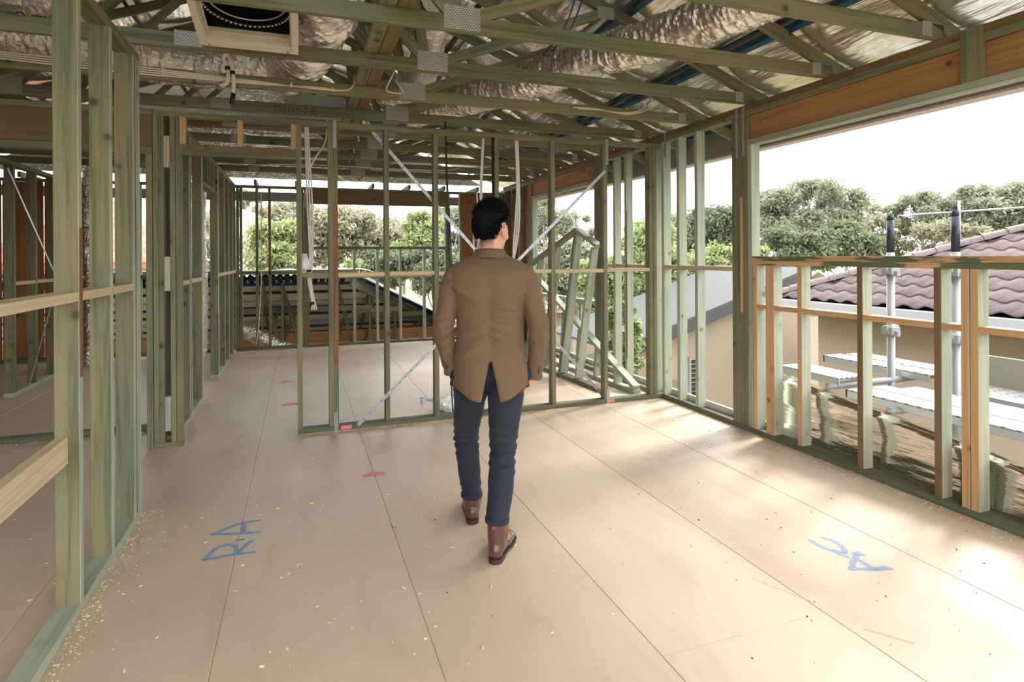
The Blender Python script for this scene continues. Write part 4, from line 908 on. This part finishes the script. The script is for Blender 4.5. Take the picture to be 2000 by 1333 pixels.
RA = [[(-0.447, 3.27), (-0.427, 3.271), (-0.361, 3.273), (-0.307, 3.275), (-0.231, 3.267)], [(-0.444, 3.273), (-0.426, 3.342), (-0.4, 3.383), (-0.362, 3.398), (-0.326, 3.375), (-0.311, 3.327), (-0.307, 3.279)], [(-0.305, 3.288), (-0.284, 3.321), (-0.267, 3.362), (-0.244, 3.397)], [(-0.314, 3.433), (-0.291, 3.432)], [(-0.443, 3.554), (-0.368, 3.529), (-0.283, 3.508), (-0.215, 3.493)], [(-0.443, 3.557), (-0.395, 3.592), (-0.346, 3.628), (-0.298, 3.646), (-0.228, 3.648)], [(-0.296, 3.637), (-0.296, 3.582), (-0.293, 3.527)]]
AC = [[(2.493, 2.382), (2.49, 2.337), (2.495, 2.295), (2.517, 2.26), (2.54, 2.235), (2.558, 2.233), (2.586, 2.273), (2.598, 2.32), (2.592, 2.358), (2.581, 2.38)], [(2.513, 2.25), (2.515, 2.228), (2.524, 2.2)], [(2.611, 2.203), (2.557, 2.175), (2.503, 2.143), (2.45, 2.103)], [(2.45, 2.103), (2.495, 2.084), (2.549, 2.061), (2.617, 2.044)], [(2.55, 2.157), (2.554, 2.124), (2.548, 2.086), (2.56, 2.062), (2.6, 2.062)], [(2.592, 2.204), (2.612, 2.186)]]
KX = [[(1.202, 6.214), (1.175, 6.068), (1.148, 5.93)], [(1.208, 6.211), (1.24, 6.113), (1.265, 6.019), (1.287, 5.97)], [(1.177, 6.054), (1.227, 6.048), (1.276, 6.099), (1.323, 6.138)], [(1.357, 5.998), (1.397, 5.989)], [(1.258, 6.078), (1.295, 6.022)]]
ribbon(RA, .032, SPRAY_BLUE, 'spray_lettering', 'blue spray-painted letters RA'); ribbon(AC, .036, SPRAY_PALE, 'spray_lettering', 'faint blue spray-painted letters AC'); ribbon(KX, .035, SPRAY_PALE, 'spray_lettering', 'faint blue spray-painted mark behind the partition')
for (x, y, r_) in ((.472, 4.147, .045), (-.08, 6.42, .06), (-.15, 7.6, .06)): ribbon([[(x - r_ * .6, y), (x, y + r_ * .2), (x + r_ * .6, y - r_ * .1)]], r_ * 2.2, SPRAY_PINK, 'spray_spot', 'pink spray-paint spot')
for (x, y) in ((.38, 5.29), (2.95, 5.292)): bx('paint_dab', x - .05, x + .04, 5.2985, 5.302, .006, .038, flat('pink_paint', srgb(236, 132, 134), .6) if 'pink_paint' not in bpy.data.materials else bpy.data.materials['pink_paint'], wp)
ribbon([[(1.95, 2.2), (2.06, 1.95)], [(2.1, 1.75), (2.2, 1.62)]], .006, SPRAY_PINK, 'chalk_tick', 'thin red pencil tick')
# ---- sawdust and offcut chips
rg = np.random.default_rng(5)
def chips(name, label, pts, lo, hi, mat):
    v, f = [], []
    for (x, y) in pts:
        L = lo + (hi - lo) * rg.random() ** 2; W = L * (.25 + .3 * rg.random()); a = rg.random() * 6.283; h = .001 + W * .35; o = len(v); tl = (rg.random() - .5) * L * .3
        c, s = math.cos(a), math.sin(a)
        for (dx, dy, dz) in ((-L, -W, 0), (L, -W, 0), (L, W, 0), (-L, W, 0), (-L * .9, -W * .7, h), (L * .9, -W * .7, h + abs(tl)), (L * .9, W * .7, h + abs(tl)), (-L * .9, W * .7, h)): v.append((x + (dx * c - dy * s) / 2, y + (dx * s + dy * c) / 2, .0002 + dz))
        f += [tuple(o + i for i in q) for q in ((4, 5, 6, 7), (0, 1, 5, 4), (1, 2, 6, 5), (2, 3, 7, 6), (3, 0, 4, 7))]
    o = pydata(name, v, f, mat); o['kind'] = 'stuff'; o['label'] = label; o['category'] = 'sawdust'; return o
P_ = []
for _ in range(480): P_.append((-.87 + abs(rg.normal()) * .05, 1.9 + 2.1 * rg.random()))
for _ in range(1500): P_.append((-.02 + 3.5 * rg.random(), 5.3 - abs(rg.normal()) * .035))
for _ in range(900): P_.append((3.55 - abs(rg.normal()) * .08, 1.4 + 3.8 * rg.random()))
for _ in range(500): P_.append((-1.1 - 3 * rg.random(), 5.85 - abs(rg.normal()) * .03))
for _ in range(250): P_.append((-.94 + abs(rg.normal()) * .04, 5.4 + 4 * rg.random()))
chips('sawdust', 'pale sawdust and shavings swept along the bottom plates', P_, .003, .012, flat('sawdust_chip', srgb(226, 204, 164), .9))
P2 = [(-.8 + 4.2 * rg.random(), 1.3 + 3.9 * rg.random()) for _ in range(260)] + [(-1.0 - 1.6 * rg.random(), 2 + 3 * rg.random()) for _ in range(120)] + [(-.8 + 1.5 * rg.random() ** 1.5, 1.3 + 2.6 * rg.random()) for _ in range(130)]
chips('wood_chips', 'loose wood chips scattered over the floor sheets', P2, .003, .02, bpy.data.materials['sawdust_chip'])
P3 = [(2.3 + 1.2 * rg.random(), 1.2 + 3 * rg.random()) for _ in range(90)] + [(.4 + 2 * rg.random(), 1.2 + 3.5 * rg.random()) for _ in range(40)]
chips('dark_grit', 'dark specks of grit on the floor near the low wall', P3, .004, .011, flat('grit', srgb(70, 58, 48), .9))
# ---- stamped lettering
def stamp(txt, loc, size, mat, parent, name='stamped_lettering'):
    c = bpy.data.curves.new(name, 'FONT'); c.body = txt; c.size = size; c.extrude = .0004; c.materials.append(mat)
    o = bpy.data.objects.new(name, c); COL.objects.link(o); me = bpy.data.meshes.new_from_object(o.evaluated_get(bpy.context.evaluated_depsgraph_get())); bpy.data.objects.remove(o); o = bpy.data.objects.new(name, me); COL.objects.link(o); place(o, Matrix.Translation(loc) @ Matrix.Rotation(R(90), 4, 'X'), parent); o['label'] = f'dark stamped lettering {txt}'; return o
INK = flat('stamp_ink', srgb(74, 66, 48), .8)
t5, _ = TR[3 + 5]; y5 = 1.66 + .785 * 5
stamp('TS1160-3-BJ', (-.21, y5 + .0005, 2.766), .074, INK, [c_ for c_ in t5.children if c_.name.startswith('bottom_chord')][1])
stamp('J20', (-.835, 5.2995, 2.357), .034, flat('marker_ink', srgb(34, 32, 30), .7), [c_ for c_ in wp.children if c_.name.startswith('header')][0])
# ================================================================== THE MAN
MP = Matrix.Translation((.945, 2.985, 0)) @ Matrix.Rotation(-R(17.5), 4, 'Z')      # local: x = his right, y = forward, z up
def remesh(v, f, vox, smooth_it=4, fac=.5):
    me = bpy.data.meshes.new('tmp'); me.from_pydata([tuple(p) for p in v], [], f); me.update()
    o = bpy.data.objects.new('tmp', me); COL.objects.link(o)
    m = o.modifiers.new('r', 'REMESH'); m.mode = 'VOXEL'; m.voxel_size = vox; m.use_smooth_shade = True
    if smooth_it:
        s = o.modifiers.new('s', 'SMOOTH'); s.iterations = smooth_it; s.factor = fac
    dg = bpy.context.evaluated_depsgraph_get(); out = bpy.data.meshes.new_from_object(o.evaluated_get(dg)); bpy.data.objects.remove(o); return out
class Soup:
    def __init__(s): s.v, s.f = [], []
    def add(s, v, f):
        o = len(s.v); s.v += [Vector(p) for p in v]; s.f += [tuple(i + o for i in q) for q in f]
    def ell(s, c, r, rot=None, n=16):
        v, f = [], []; c = Vector(c)
        for i in range(n + 1):
            th = math.pi * i / n
            for k in range(n * 2):
                ph = math.pi * k / n; p = Vector((r[0] * math.sin(th) * math.cos(ph), r[1] * math.sin(th) * math.sin(ph), r[2] * math.cos(th)))
                if rot: p = rot @ p
                v.append(c + p)
        for i in range(n):
            for k in range(n * 2):
                a, b = i * 2 * n + k, i * 2 * n + (k + 1) % (2 * n); f.append((a, a + 2 * n, b + 2 * n, b))
        s.add(v, f)
    def limb(s, pts, rad, seg=20, n=8):
        P = spline(pts, n); Rr = [x[0] for x in spline([(r, 0, 0) for r in rad], n)]; s.add(*tube_data(P, Rr, seg))
        s.ell(P[0], (Rr[0],) * 3, n=10); s.ell(P[-1], (Rr[-1],) * 3, n=10)
def nz3(x, y, z): return mnoise.noise((x, y, z))
# ---- joints (local)
HL, HR = Vector((-.095, 0, .9)), Vector((.085, -.01, .9))
KL, KR = Vector((-.135, .17, .5)), Vector((.062, -.05, .49))
AL, AR = Vector((-.108, .235, .1)), Vector((.03, -.2, .1))
HEADC = Vector((.01, .035, 1.628)); HROT = Matrix.Rotation(-R(32), 3, 'Z') @ Matrix.Rotation(-R(4), 3, 'X')
hp = lambda x, y, z: HEADC + HROT @ Vector((x, y, z))
# ---- body
S = Soup()
E3 = lambda c, r, rx=None: S.ell(hp(*c), r, (HROT @ rx) if rx else HROT)
E3((0, -.014, .03), (.077, .097, .092)); E3((0, .03, -.03), (.064, .066, .085)); E3((0, .038, -.078), (.052, .05, .042)); E3((0, .078, -.098), (.024, .02, .018))
E3((0, .088, -.03), (.012, .02, .03)); E3((0, .104, -.044), (.017, .016, .012)); E3((0, .084, .03), (.05, .016, .014)); E3((0, .09, -.073), (.024, .012, .011))
for s in (-1, 1):
    E3((s * .034, .068, .006), (.024, .016, .018)); E3((s * .05, .045, .0), (.02, .03, .03)); E3((s * .046, .058, -.03), (.022, .03, .022)); E3((s * .05, -.0, -.075), (.016, .04, .02))
    er = Matrix.Rotation(s * R(24), 3, 'Z') @ Matrix.Rotation(R(-10), 3, 'X')
    for k in range(14):
        a = k / 14 * 2 * math.pi; c = Vector((s * .003, .018 * math.cos(a), .034 * math.sin(a) - (.004 if math.sin(a) < -.5 else 0))); q = er @ c
        S.ell(hp(s * .086 + q.x, -.012 + q.y, -.018 + q.z), (.0055, .0065, .0065), n=6)
    q = er @ Vector((-s * .004, .003, 0)); S.ell(hp(s * .081 + q.x, -.009 + q.y, -.018 + q.z), (.004, .014, .028), HROT @ er, n=8)
S.limb([(0, .0, 1.4), (0, .004, 1.48), (.004, .014, 1.53), (.01, .024, 1.58)], [.06, .058, .059, .06])
S.limb([(0, .01, .95), (0, .015, 1.05), (0, .01, 1.25), (0, .0, 1.38)], [.08, .08, .085, .07])
SH = {-1: Vector((-.18, -.01, 1.4)), 1: Vector((.18, -.015, 1.4))}
EL = {-1: Vector((-.24, -.05, 1.12)), 1: Vector((.252, -.055, 1.115))}
WR = {-1: Vector((-.208, .03, .9)), 1: Vector((.236, .03, .868))}
for s in (-1, 1):
    S.limb([SH[s], SH[s].lerp(EL[s], .5), EL[s], EL[s].lerp(WR[s], .5), WR[s]], [.03, .038, .034, .034, .026])
    w_ = WR[s]; d = Vector((-s * .55, .1, -.83)).normalized(); side = Vector((0, .95, .3)); n = d.cross(side)
    S.limb([w_, w_ + d * .03, w_ + d * .07], [.026, .03, .03])
    for k in range(4):                        # fingers curl into the trouser pocket
        b = w_ + d * .075 + side * (.027 - k * .018); L = (.07, .08, .075, .058)[k]
        S.limb([b, b + d * L * .5 + Vector((-s * .004, 0, 0)), b + d * L + Vector((-s * .018, -.004, 0))], [.0095, .0088, .0075], seg=10, n=4)
    tb = w_ + d * .02 + side * .024; S.limb([tb, tb + side * .02 + d * .03, tb + side * .026 + d * .065], [.012, .0105, .0085], seg=10, n=4)
for h, k, a in ((HL, KL, AL), (HR, KR, AR)):
    S.limb([h, h.lerp(k, .5), k, k.lerp(a, .45), a], [.075, .065, .05, .048, .034])
    S.limb([a, a + Vector((0, .05, -.05)), a + Vector((0, .13, -.065))], [.032, .032, .026])
body = remesh(S.v, S.f, .0055, 3)
# stubble / faded hair tint stored per vertex in the head's own frame
HI = HROT.transposed()
tint = body.color_attributes.new('hair_tint', 'FLOAT_COLOR', 'POINT')
def hair_zone(q):
    """1 inside the hair area, fading at the clipped sides and nape"""
    x, y, z = q
    if z < -.13: return 0.
    line = -.105 if y < -.055 else (-.105 + (y + .055) * 4.6 if y < -.028 else (.02 if y < .03 else .02 + (y - .03) * 1.1))     # hairline height from nape to forehead
    return max(0., min(1., (z - line) / .05))
cols_ = []
for v_ in body.vertices:
    q = HI @ (v_.co - HEADC); t = hair_zone(q) if v_.co.z > 1.5 else 0.
    cols_ += [t, t, t, 1]
tint.data.foreach_set('color', cols_)
def skin_mat():
    m = NT('skin'); at = m.new('ShaderNodeVertexColor', layer_name='hair_tint'); p = m.pos()
    col = m.mix(m.step(m.noise(p, 30, 3), .4, .7), srgb(216, 164, 136), srgb(204, 146, 118))
    t = m.math('MULTIPLY', at.outputs[0], m.math('ADD', m.math('MULTIPLY', m.noise(p, 400, 2), .5), .68), clamp=True)
    m.bump(m.noise(p, 250, 2), .08, .002)
    return m.set(Base_Color=m.mix(t, col, srgb(30, 24, 22)), Roughness=.5, Subsurface_Weight=.12, Subsurface_Radius=(.012, .005, .003))
person = mesh_obj('person', body, None, None, MP); body.materials.append(skin_mat())
tag(person, 'person walking away in a tan blazer, navy trousers and brown boots, hands in pockets', 'person')
IDM = lambda: MP.copy()
def child(name, me, mat, parent=None):
    me.materials.append(mat); me.polygons.foreach_set('use_smooth', [True] * len(me.polygons))
    return mesh_obj(name, me, None, parent or person, MP)
def raw_child(name, v, f, mat, parent=None):
    me = bpy.data.meshes.new(name); me.from_pydata([tuple(p) for p in v], [], f); me.update(); return child(name, me, mat, parent)
for s in (-1, 1):
    T = Soup(); T.ell(hp(s * .031, .0755, .004), (.011, .011, .009), n=8); raw_child('eye', T.v, T.f, flat('eye_white', srgb(235, 232, 228), .2) if s < 0 else bpy.data.materials['eye_white'])
# ---- hair: dense cap plus short upright tufts
H_ = Soup(); v, f = [], []; nu, nv = 64, 40
for j in range(nv + 1):
    th = math.pi * .93 * j / nv
    for i in range(nu):
        ph = 2 * math.pi * i / nu; d = Vector((math.sin(th) * math.cos(ph), math.sin(th) * math.sin(ph), math.cos(th)))
        p = Vector((.077 * d.x, -.014 + .097 * d.y, .03 + .092 * d.z))
        hz = hair_zone(p); top = max(0, (p.z - .05) / .07)
        th_ = -.006 + hz * .013 + .02 * min(1, top) * hz + .008 * max(0, -d.y) * hz + .004 * nz3(*(p * 45)) * hz
        if top > .2: th_ += .01 * max(0, nz3(p.x * 55, p.y * 55, 3)) + .014 * max(0, p.y / .09)
        q = p + d * th_; v.append(hp(*q))
for j in range(nv):
    for i in range(nu): f.append((j * nu + i, (j + 1) * nu + i, (j + 1) * nu + (i + 1) % nu, j * nu + (i + 1) % nu))
HAIR = NT('black_hair'); hc, _ = HAIR.objco((1, 1, 1)); hn = HAIR.noise(HAIR.vmath('MULTIPLY', hc, (260, 260, 60)), 1, 3, .6); HAIR.bump(hn, .5, .004)
HAIR = HAIR.set(Base_Color=HAIR.mix(hn, srgb(8, 7, 8), srgb(20, 18, 18)), Roughness=.85, Specular_IOR_Level=.15)
hair = raw_child('hair', v, f, HAIR)
v, f = [], []; hr = random.Random(3)
for k in range(6500):
    ph = hr.random() * 6.283; th = math.acos(1 - hr.random() * 1.7); d = Vector((math.sin(th) * math.cos(ph), math.sin(th) * math.sin(ph), math.cos(th)))
    p = Vector((.079 * d.x, -.014 + .099 * d.y, .03 + .1 * d.z))
    if hair_zone(p) < .35 + .5 * hr.random(): continue
    top = max(0, min(1, (p.z - .06) / .06)); L = .008 + .02 * top + .012 * top * max(0, d.y) + .008 * hr.random()
    dr = (d * .8 + Vector((.25 * top, .75 * top, .25 * top)) + Vector((hr.gauss(0, .25), hr.gauss(0, .25), hr.gauss(0, .25)))).normalized()
    if top < .2: dr = (d * .3 + Vector((hr.gauss(0, .2), -.1, -.8))).normalized(); L = .013
    base = p + d * (.009 + .013 * top); sd_ = dr.cross(Vector((hr.random() - .5, hr.random() - .5, hr.random() - .5))).normalized() * .0022; o = len(v)
    tip = base + dr * L
    for q in (base - sd_, base + sd_, base + dr * L * .6 + sd_ * .7, tip, base + dr * L * .6 - sd_ * .7): v.append(hp(*q))
    f.append((o, o + 1, o + 2, o + 3, o + 4))
raw_child('tufts', v, f, HAIR, hair)
# ---- trousers
T = Soup()
T.limb([HL + Vector((.02, 0, .1)), HL + Vector((-.0, 0, -.04)), HL.lerp(KL, .5), KL + Vector((0, -.005, 0)), KL.lerp(AL, .4) + Vector((0, -.03, 0)), AL + Vector((0, -.01, .05))], [.1, .1, .086, .069, .064, .054])
T.limb([HR + Vector((-.02, 0, .1)), HR + Vector((.0, 0, -.04)), HR.lerp(KR, .5), KR + Vector((0, -.005, 0)), KR.lerp(AR, .4) + Vector((0, -.025, 0)), AR + Vector((0, -.01, .115))], [.1, .102, .089, .07, .066, .057])
T.ell((0, -.005, .92), (.16, .1, .12)); T.ell((-.075, -.022, .86), (.085, .08, .09)); T.ell((.075, -.026, .86), (.085, .08, .09)); T.limb([(0, .01, .95), (0, .01, 1.02)], [.095, .095])
for s, x in ((-1, -.18), (1, .185)): T.ell((x, .02, .86), (.035, .05, .07))       # bulge over the hands in the pockets
tm = remesh(T.v, T.f, .007, 6)
def folds(co, axis_pts, amp):
    return amp * (nz3(co.x * 9 + co.z * 6, co.y * 9, co.z * 21) + .6 * nz3(co.x * 18 - co.z * 9, co.y * 18, co.z * 40))
tm.update()
nor = [v_.normal.copy() for v_ in tm.vertices]
for v_, n_ in zip(tm.vertices, nor):
    c = v_.co; kn = max(math.exp(-((c.z - .47) / .07) ** 2), 1.1 * math.exp(-((c.z - .15) / .06) ** 2), .9 * math.exp(-((c.z - .82) / .05) ** 2))
    v_.co += n_ * (folds(c, None, .0032 + .0085 * kn) + .005 * kn * math.sin(c.z * 150 + 9 * c.x + 2 * nz3(c.x * 12, c.y * 12, c.z * 5)))
def cloth(name, a, b, sheen, sc=700, rough=.8):
    m = NT(name); c, _ = m.objco((1, 1, 1)); n = m.noise(c, sc, 2); w2 = m.noise(m.vmath('MULTIPLY', c, (6, 6, 14)), 1.4, 4, .55, .8)
    m.bump(m.math('ADD', m.math('MULTIPLY', n, .1), w2), .4, .025)
    return m.set(Base_Color=m.mix(n, a, b), Roughness=rough, Sheen_Weight=sheen, Sheen_Roughness=.4)
NAVY = cloth('navy_twill', srgb(24, 29, 43), srgb(33, 39, 56), .05); TAN = cloth('tan_cotton', srgb(98, 77, 55), srgb(112, 89, 65), .08)
tr = child('trousers', tm, NAVY)
for k, (a, kk) in enumerate(((AL, KL), (AR, KR))):
    c = a + Vector((0, -.012, .045 if k == 0 else .095)); raw_child('turn_up', *tube_data([c + Vector((0, 0, -.014)), c + Vector((0, 0, -.008)), c + Vector((0, -.001, .012)), c + Vector((0, -.002, .02))], [.052, .06, .061, .054], 28, lambda i, an, p: 1 + .03 * math.sin(3 * an)), NAVY, tr)
# ---- jacket: open-backed sheet wrapped round the trunk, vent at the centre back
prof = {0: (.196, .142, -.008), .06: (.195, .143, -.008), .14: (.192, .142, -.009), .24: (.186, .135, -.009), .36: (.176, .124, -.008), .47: (.174, .12, -.009), .57: (.184, .118, -.012), .66: (.196, .122, -.018), .75: (.207, .122, -.022), .82: (.211, .116, -.022), .875: (.207, .105, -.02), .91: (.196, .094, -.016), .935: (.168, .084, -.012), .96: (.125, .075, -.008), .982: (.095, .068, -.003), 1.: (.076, .066, .004)}
ZB, ZTOP, VENT = .785, 1.505, .985
rows, ncol = 92, 150; v, f = [], []
pk = sorted(prof); PA = np.array([prof[k] for k in pk])
def sec(t): return [float(np.interp(t, pk, PA[:, i])) for i in range(3)]
def smooth_sec(t):
    w_ = [sec(min(1, max(0, t + d))) for d in (-.02, -.01, 0, .01, .02)]; return [sum(x[i] for x in w_) / 5 for i in range(3)]
for j in range(rows + 1):
    t = j / rows; a, b, yo = smooth_sec(t)
    for i in range(ncol + 1):
        u = i / ncol; ang = -math.pi / 2 + 2 * math.pi * u            # starts and ends at centre back
        hem = ZB - .028 * max(0, -math.sin(ang)) ** 3 + .035 * abs(math.cos(ang))
        z = hem + (ZTOP - hem) * t
        z -= .014 * max(0, (t - .86) / .14) * (1 - abs(math.cos(ang))) * (1 if math.sin(ang) < 0 else 2)
        ca, sa = math.cos(ang), math.sin(ang); e = 2.35
        x = a * math.copysign(abs(ca) ** (2 / e), ca); y = yo + b * math.copysign(abs(sa) ** (2 / e), sa)
        if z < VENT:                                                   # split falls open below the vent point
            g = .047 * (VENT - z) / (VENT - ZB + .028); lat = math.exp(-(min(u, 1 - u) / .09) ** 2)
            x += (g if u < .5 else -g) * lat; y -= .012 * lat * (VENT - z) / .2
        n = Vector((ca * b, sa * a, 0)).normalized()
        back = max(0, -sa)
        d = 0
        # drag lines: waist creases, blade folds running to the armholes, small noise
        for (z0, sl, am, wd, xc, xw) in ((1.185, .0, .0065, .010, 0, .13), (1.155, .22, .005, .009, -.09, .07), (1.15, -.2, .005, .009, .1, .07), (1.215, -.35, .006, .012, .12, .06), (1.24, .4, .006, .012, -.12, .06), (1.115, .3, .006, .01, -.08, .08), (1.10, -.35, .007, .011, .09, .08), (1.06, .45, .007, .012, -.06, .07), (1.055, -.5, .007, .012, .075, .07), (1.01, .5, .006, .012, -.1, .06), (1.0, -.55, .006, .012, .12, .06), (1.3, .55, .006, .016, .15, .06), (1.31, -.5, .006, .016, -.15, .06)):
            d += am * math.exp(-((z - z0 - sl * (x - xc)) / wd) ** 2) * math.exp(-((x - xc) / xw) ** 2) * (1 if sa < .3 else .4)
        wz = math.exp(-((z - 1.1) / .14) ** 2)
        d *= 2.0
        d += .005 * wz * nz3(x * 7 + 3, y * 5, z * 34) + .0035 * nz3(x * 6, y * 6, z * 9) + .0015 * nz3(x * 30, y * 30, z * 30)
        d -= .007 * math.exp(-(x / .03) ** 2) * back * (1 if z < 1.35 else .3) * max(0, min(1, (z - .95) / .1))   # hollow of the spine
        d -= .004 * math.exp(-(min(u, 1 - u) / .006) ** 2)                                                      # centre back seam
        v.append(Vector((x, y, z)) + n * d)
for j in range(rows):
    for i in range(ncol): p = j * (ncol + 1) + i; f.append((p, p + 1, p + ncol + 2, p + ncol + 1))
o_ = len(v); W1 = ncol + 1
jk = raw_child('jacket', v, f, TAN)
bm = bmesh.new(); bm.from_mesh(jk.data); bm.verts.ensure_lookup_table()
jv = int((VENT - ZB) / (ZTOP - ZB) * rows)
bmesh.ops.weld_verts(bm, targetmap={bm.verts[j * W1 + ncol]: bm.verts[j * W1] for j in range(jv, rows + 1)})
bm.to_mesh(jk.data); bm.free()
so = jk.modifiers.new('cloth_thickness', 'SOLIDIFY'); so.thickness = .004; so.offset = -1
for s in (-1, 1):
    a, b, c = SH[s] + Vector((-s * .018, 0, .005)), EL[s], WR[s]
    pts = [a, a.lerp(b, .3) + Vector((s * .012, 0, .01)), a.lerp(b, .7) + Vector((s * .006, 0, 0)), b + Vector((0, -.006, 0)), b.lerp(c, .5) + Vector((s * .004, 0, 0)), c + Vector((0, 0, .0)), c + (c - b).normalized() * .025]
    P = spline(pts, 14); rads = [x[0] for x in spline([(r, 0, 0) for r in (.066, .062, .056, .052, .048, .042, .044)], 14)]
    sd0 = random.Random(s).random() * 20
    def fn(i, an, p, sd0=sd0):
        t = i / (len(P) - 1); el = math.exp(-((t - .52) / .13) ** 2) + .7 * math.exp(-((t - .85) / .12) ** 2) + .5 * math.exp(-((t - .12) / .1) ** 2)
        return 1 + (.06 + .13 * el) * nz3(math.cos(an) * 1.4 + sd0, math.sin(an) * 1.4, t * 13) + .085 * el * math.sin(t * 85 + 2.4 * math.sin(an + sd0)) * (.5 + .5 * math.cos(an))
    vv, ff = tube_data(P, rads, 36, fn, cap=False); nn = len(vv)
    vv.append(P[0] + Vector((-s * .01, 0, .012))); ff += [(nn, (k + 1) % 36, k) for k in range(36)]
    sl = raw_child('sleeve', vv, ff, TAN, jk); so = sl.modifiers.new('cloth_thickness', 'SOLIDIFY'); so.thickness = .0035; so.offset = -1
    cap = Soup(); cap.ell(a + Vector((s * .003, 0, -.012)), (.047, .06, .054), n=14); raw_child('shoulder_cap', cap.v, cap.f, TAN, jk)
    for k in range(3):
        q = Soup(); c_ = c + (c - b).normalized() * (-.005 - k * .014) + Vector((s * .018, -.044, .0)); q.ell(c_, (.006, .003, .006), n=6); raw_child('cuff_button', q.v, q.f, flat('horn_button', srgb(52, 38, 28), .4) if 'horn_button' not in bpy.data.materials else bpy.data.materials['horn_button'], sl)
# collar
v, f = [], []; m_ = 40
for j, (r_, z, yo) in enumerate(((.069, 1.478, .004), (.068, 1.505, .004), (.068, 1.527, .006), (.074, 1.531, .006), (.081, 1.515, .004), (.088, 1.492, 0), (.091, 1.482, -.002))):
    for i in range(m_):
        an = 2 * math.pi * i / m_; fr = max(0, math.sin(an)); v.append((r_ * math.cos(an) * 1.04, yo + r_ * math.sin(an) * .98, z - .05 * fr * fr - .006 * abs(math.cos(an))))
for j in range(6):
    for i in range(m_): f.append((j * m_ + i, j * m_ + (i + 1) % m_, (j + 1) * m_ + (i + 1) % m_, (j + 1) * m_ + i))
raw_child('collar', v, f, TAN, jk)
for s in (-1, 1): raw_child('pocket_flap', [(s * .178, -.05, .93), (s * .19, .04, .945), (s * .197, .04, .9), (s * .186, -.055, .885), (s * .172, -.05, .93), (s * .184, .04, .945), (s * .19, .04, .9), (s * .18, -.055, .885)], [(0, 1, 2, 3), (7, 6, 5, 4), (0, 4, 5, 1), (1, 5, 6, 2), (2, 6, 7, 3), (3, 7, 4, 0)], TAN, jk)
# ---- boots
LEATHER = NT('brown_leather'); c_, _ = LEATHER.objco((1, 1, 1)); LEATHER.bump(LEATHER.noise(c_, 40, 4), .12, .004)
LEATHER = LEATHER.set(Base_Color=LEATHER.mix(LEATHER.noise(c_, 12, 3), srgb(74, 48, 42), srgb(104, 72, 62)), Roughness=.24, Coat_Weight=.3, Coat_Roughness=.15)
GUS = flat('elastic_gusset', srgb(150, 82, 40), .8); SOLE = flat('dark_sole', srgb(58, 40, 34), .5)
def boot(a, toe_out, pitch):
    B = Soup(); B.limb([(0, -.005, .175), (0, -.008, .12), (0, -.01, .07)], [.05, .048, .044]); B.ell((0, -.028, .055), (.037, .04, .045)); B.ell((0, .03, .06), (.04, .06, .045)); B.ell((0, .1, .045), (.046, .065, .034)); B.ell((.0, .16, .038), (.044, .055, .025)); B.ell((0, .195, .034), (.034, .034, .02))
    me = remesh(B.v, B.f, .005, 5)
    for v_ in me.vertices: v_.co.z = max(v_.co.z, .02)
    M = MP @ Matrix.Translation((a.x, a.y, 0)) @ Matrix.Rotation(-R(toe_out), 4, 'Z') @ Matrix.Translation((0, -.065, 0)) @ Matrix.Rotation(-R(pitch), 4, 'X') @ Matrix.Translation((0, .065, 0))
    b = mesh_obj('boot', me, LEATHER, person, M); me.polygons.foreach_set('use_smooth', [True] * len(me.polygons))
    out = [(.032 * math.cos(t) * 1.05, -.03 + .038 * math.sin(t)) for t in np.linspace(math.pi, 2 * math.pi, 9)] + [(.037, .05), (.047, .1), (.049, .14), (.042, .19), (.024, .226), (0, .234), (-.024, .226), (-.042, .19), (-.047, .14), (-.043, .1), (-.036, .05)]
    def slab(name, pl, z0, z1):
        n = len(pl); vv = [(x, y, z0) for x, y in pl] + [(x, y, z1) for x, y in pl]
        me2 = bpy.data.meshes.new(name); me2.from_pydata(vv, [], [tuple(range(n))[::-1], tuple(range(n, 2 * n))] + [(i, (i + 1) % n, n + (i + 1) % n, n + i) for i in range(n)]); me2.update(); mesh_obj(name, me2, SOLE, b, M)
    slab('sole', [(x * 1.04, y * 1.01) for x, y in out], .012, .024)
    slab('heel', [(x * 1.05, y) for x, y in out[:9]] + [(.036, .02), (-.036, .02)], .0, .013)
    for s in (-1, 1):
        vv = [(s * (.0505 - .002 * abs(k - 1)), -.012 + k * .014 + (.006 if k != 1 else 0), z) for z in (.168, .12) for k in range(3)] + [(s * .0465, .003, .082)]
        me3 = bpy.data.meshes.new('gusset'); me3.from_pydata([(x + s * .0015, y, z) for x, y, z in vv], [], [(0, 1, 4, 3), (1, 2, 5, 4), (3, 4, 6), (4, 5, 6)]); me3.update(); g = mesh_obj('gusset', me3, GUS, b, M); mo = g.modifiers.new('t', 'SOLIDIFY'); mo.thickness = .003; mo.offset = 0
    me4 = bpy.data.meshes.new('pull_tab'); me4.from_pydata([(-.01, -.056, .165), (.01, -.056, .165), (.01, -.056, .195), (-.01, -.056, .195), (-.01, -.052, .165), (.01, -.052, .165), (.01, -.052, .195), (-.01, -.052, .195)], [], [(0, 1, 2, 3), (7, 6, 5, 4), (0, 4, 5, 1), (2, 6, 7, 3), (1, 5, 6, 2), (0, 3, 7, 4)]); mesh_obj('pull_tab', me4, GUS, b, M)
boot(Vector((AL.x, AL.y - .005, 0)), -6, 0); boot(Vector((AR.x, AR.y - .005, 0)), 18, 0)
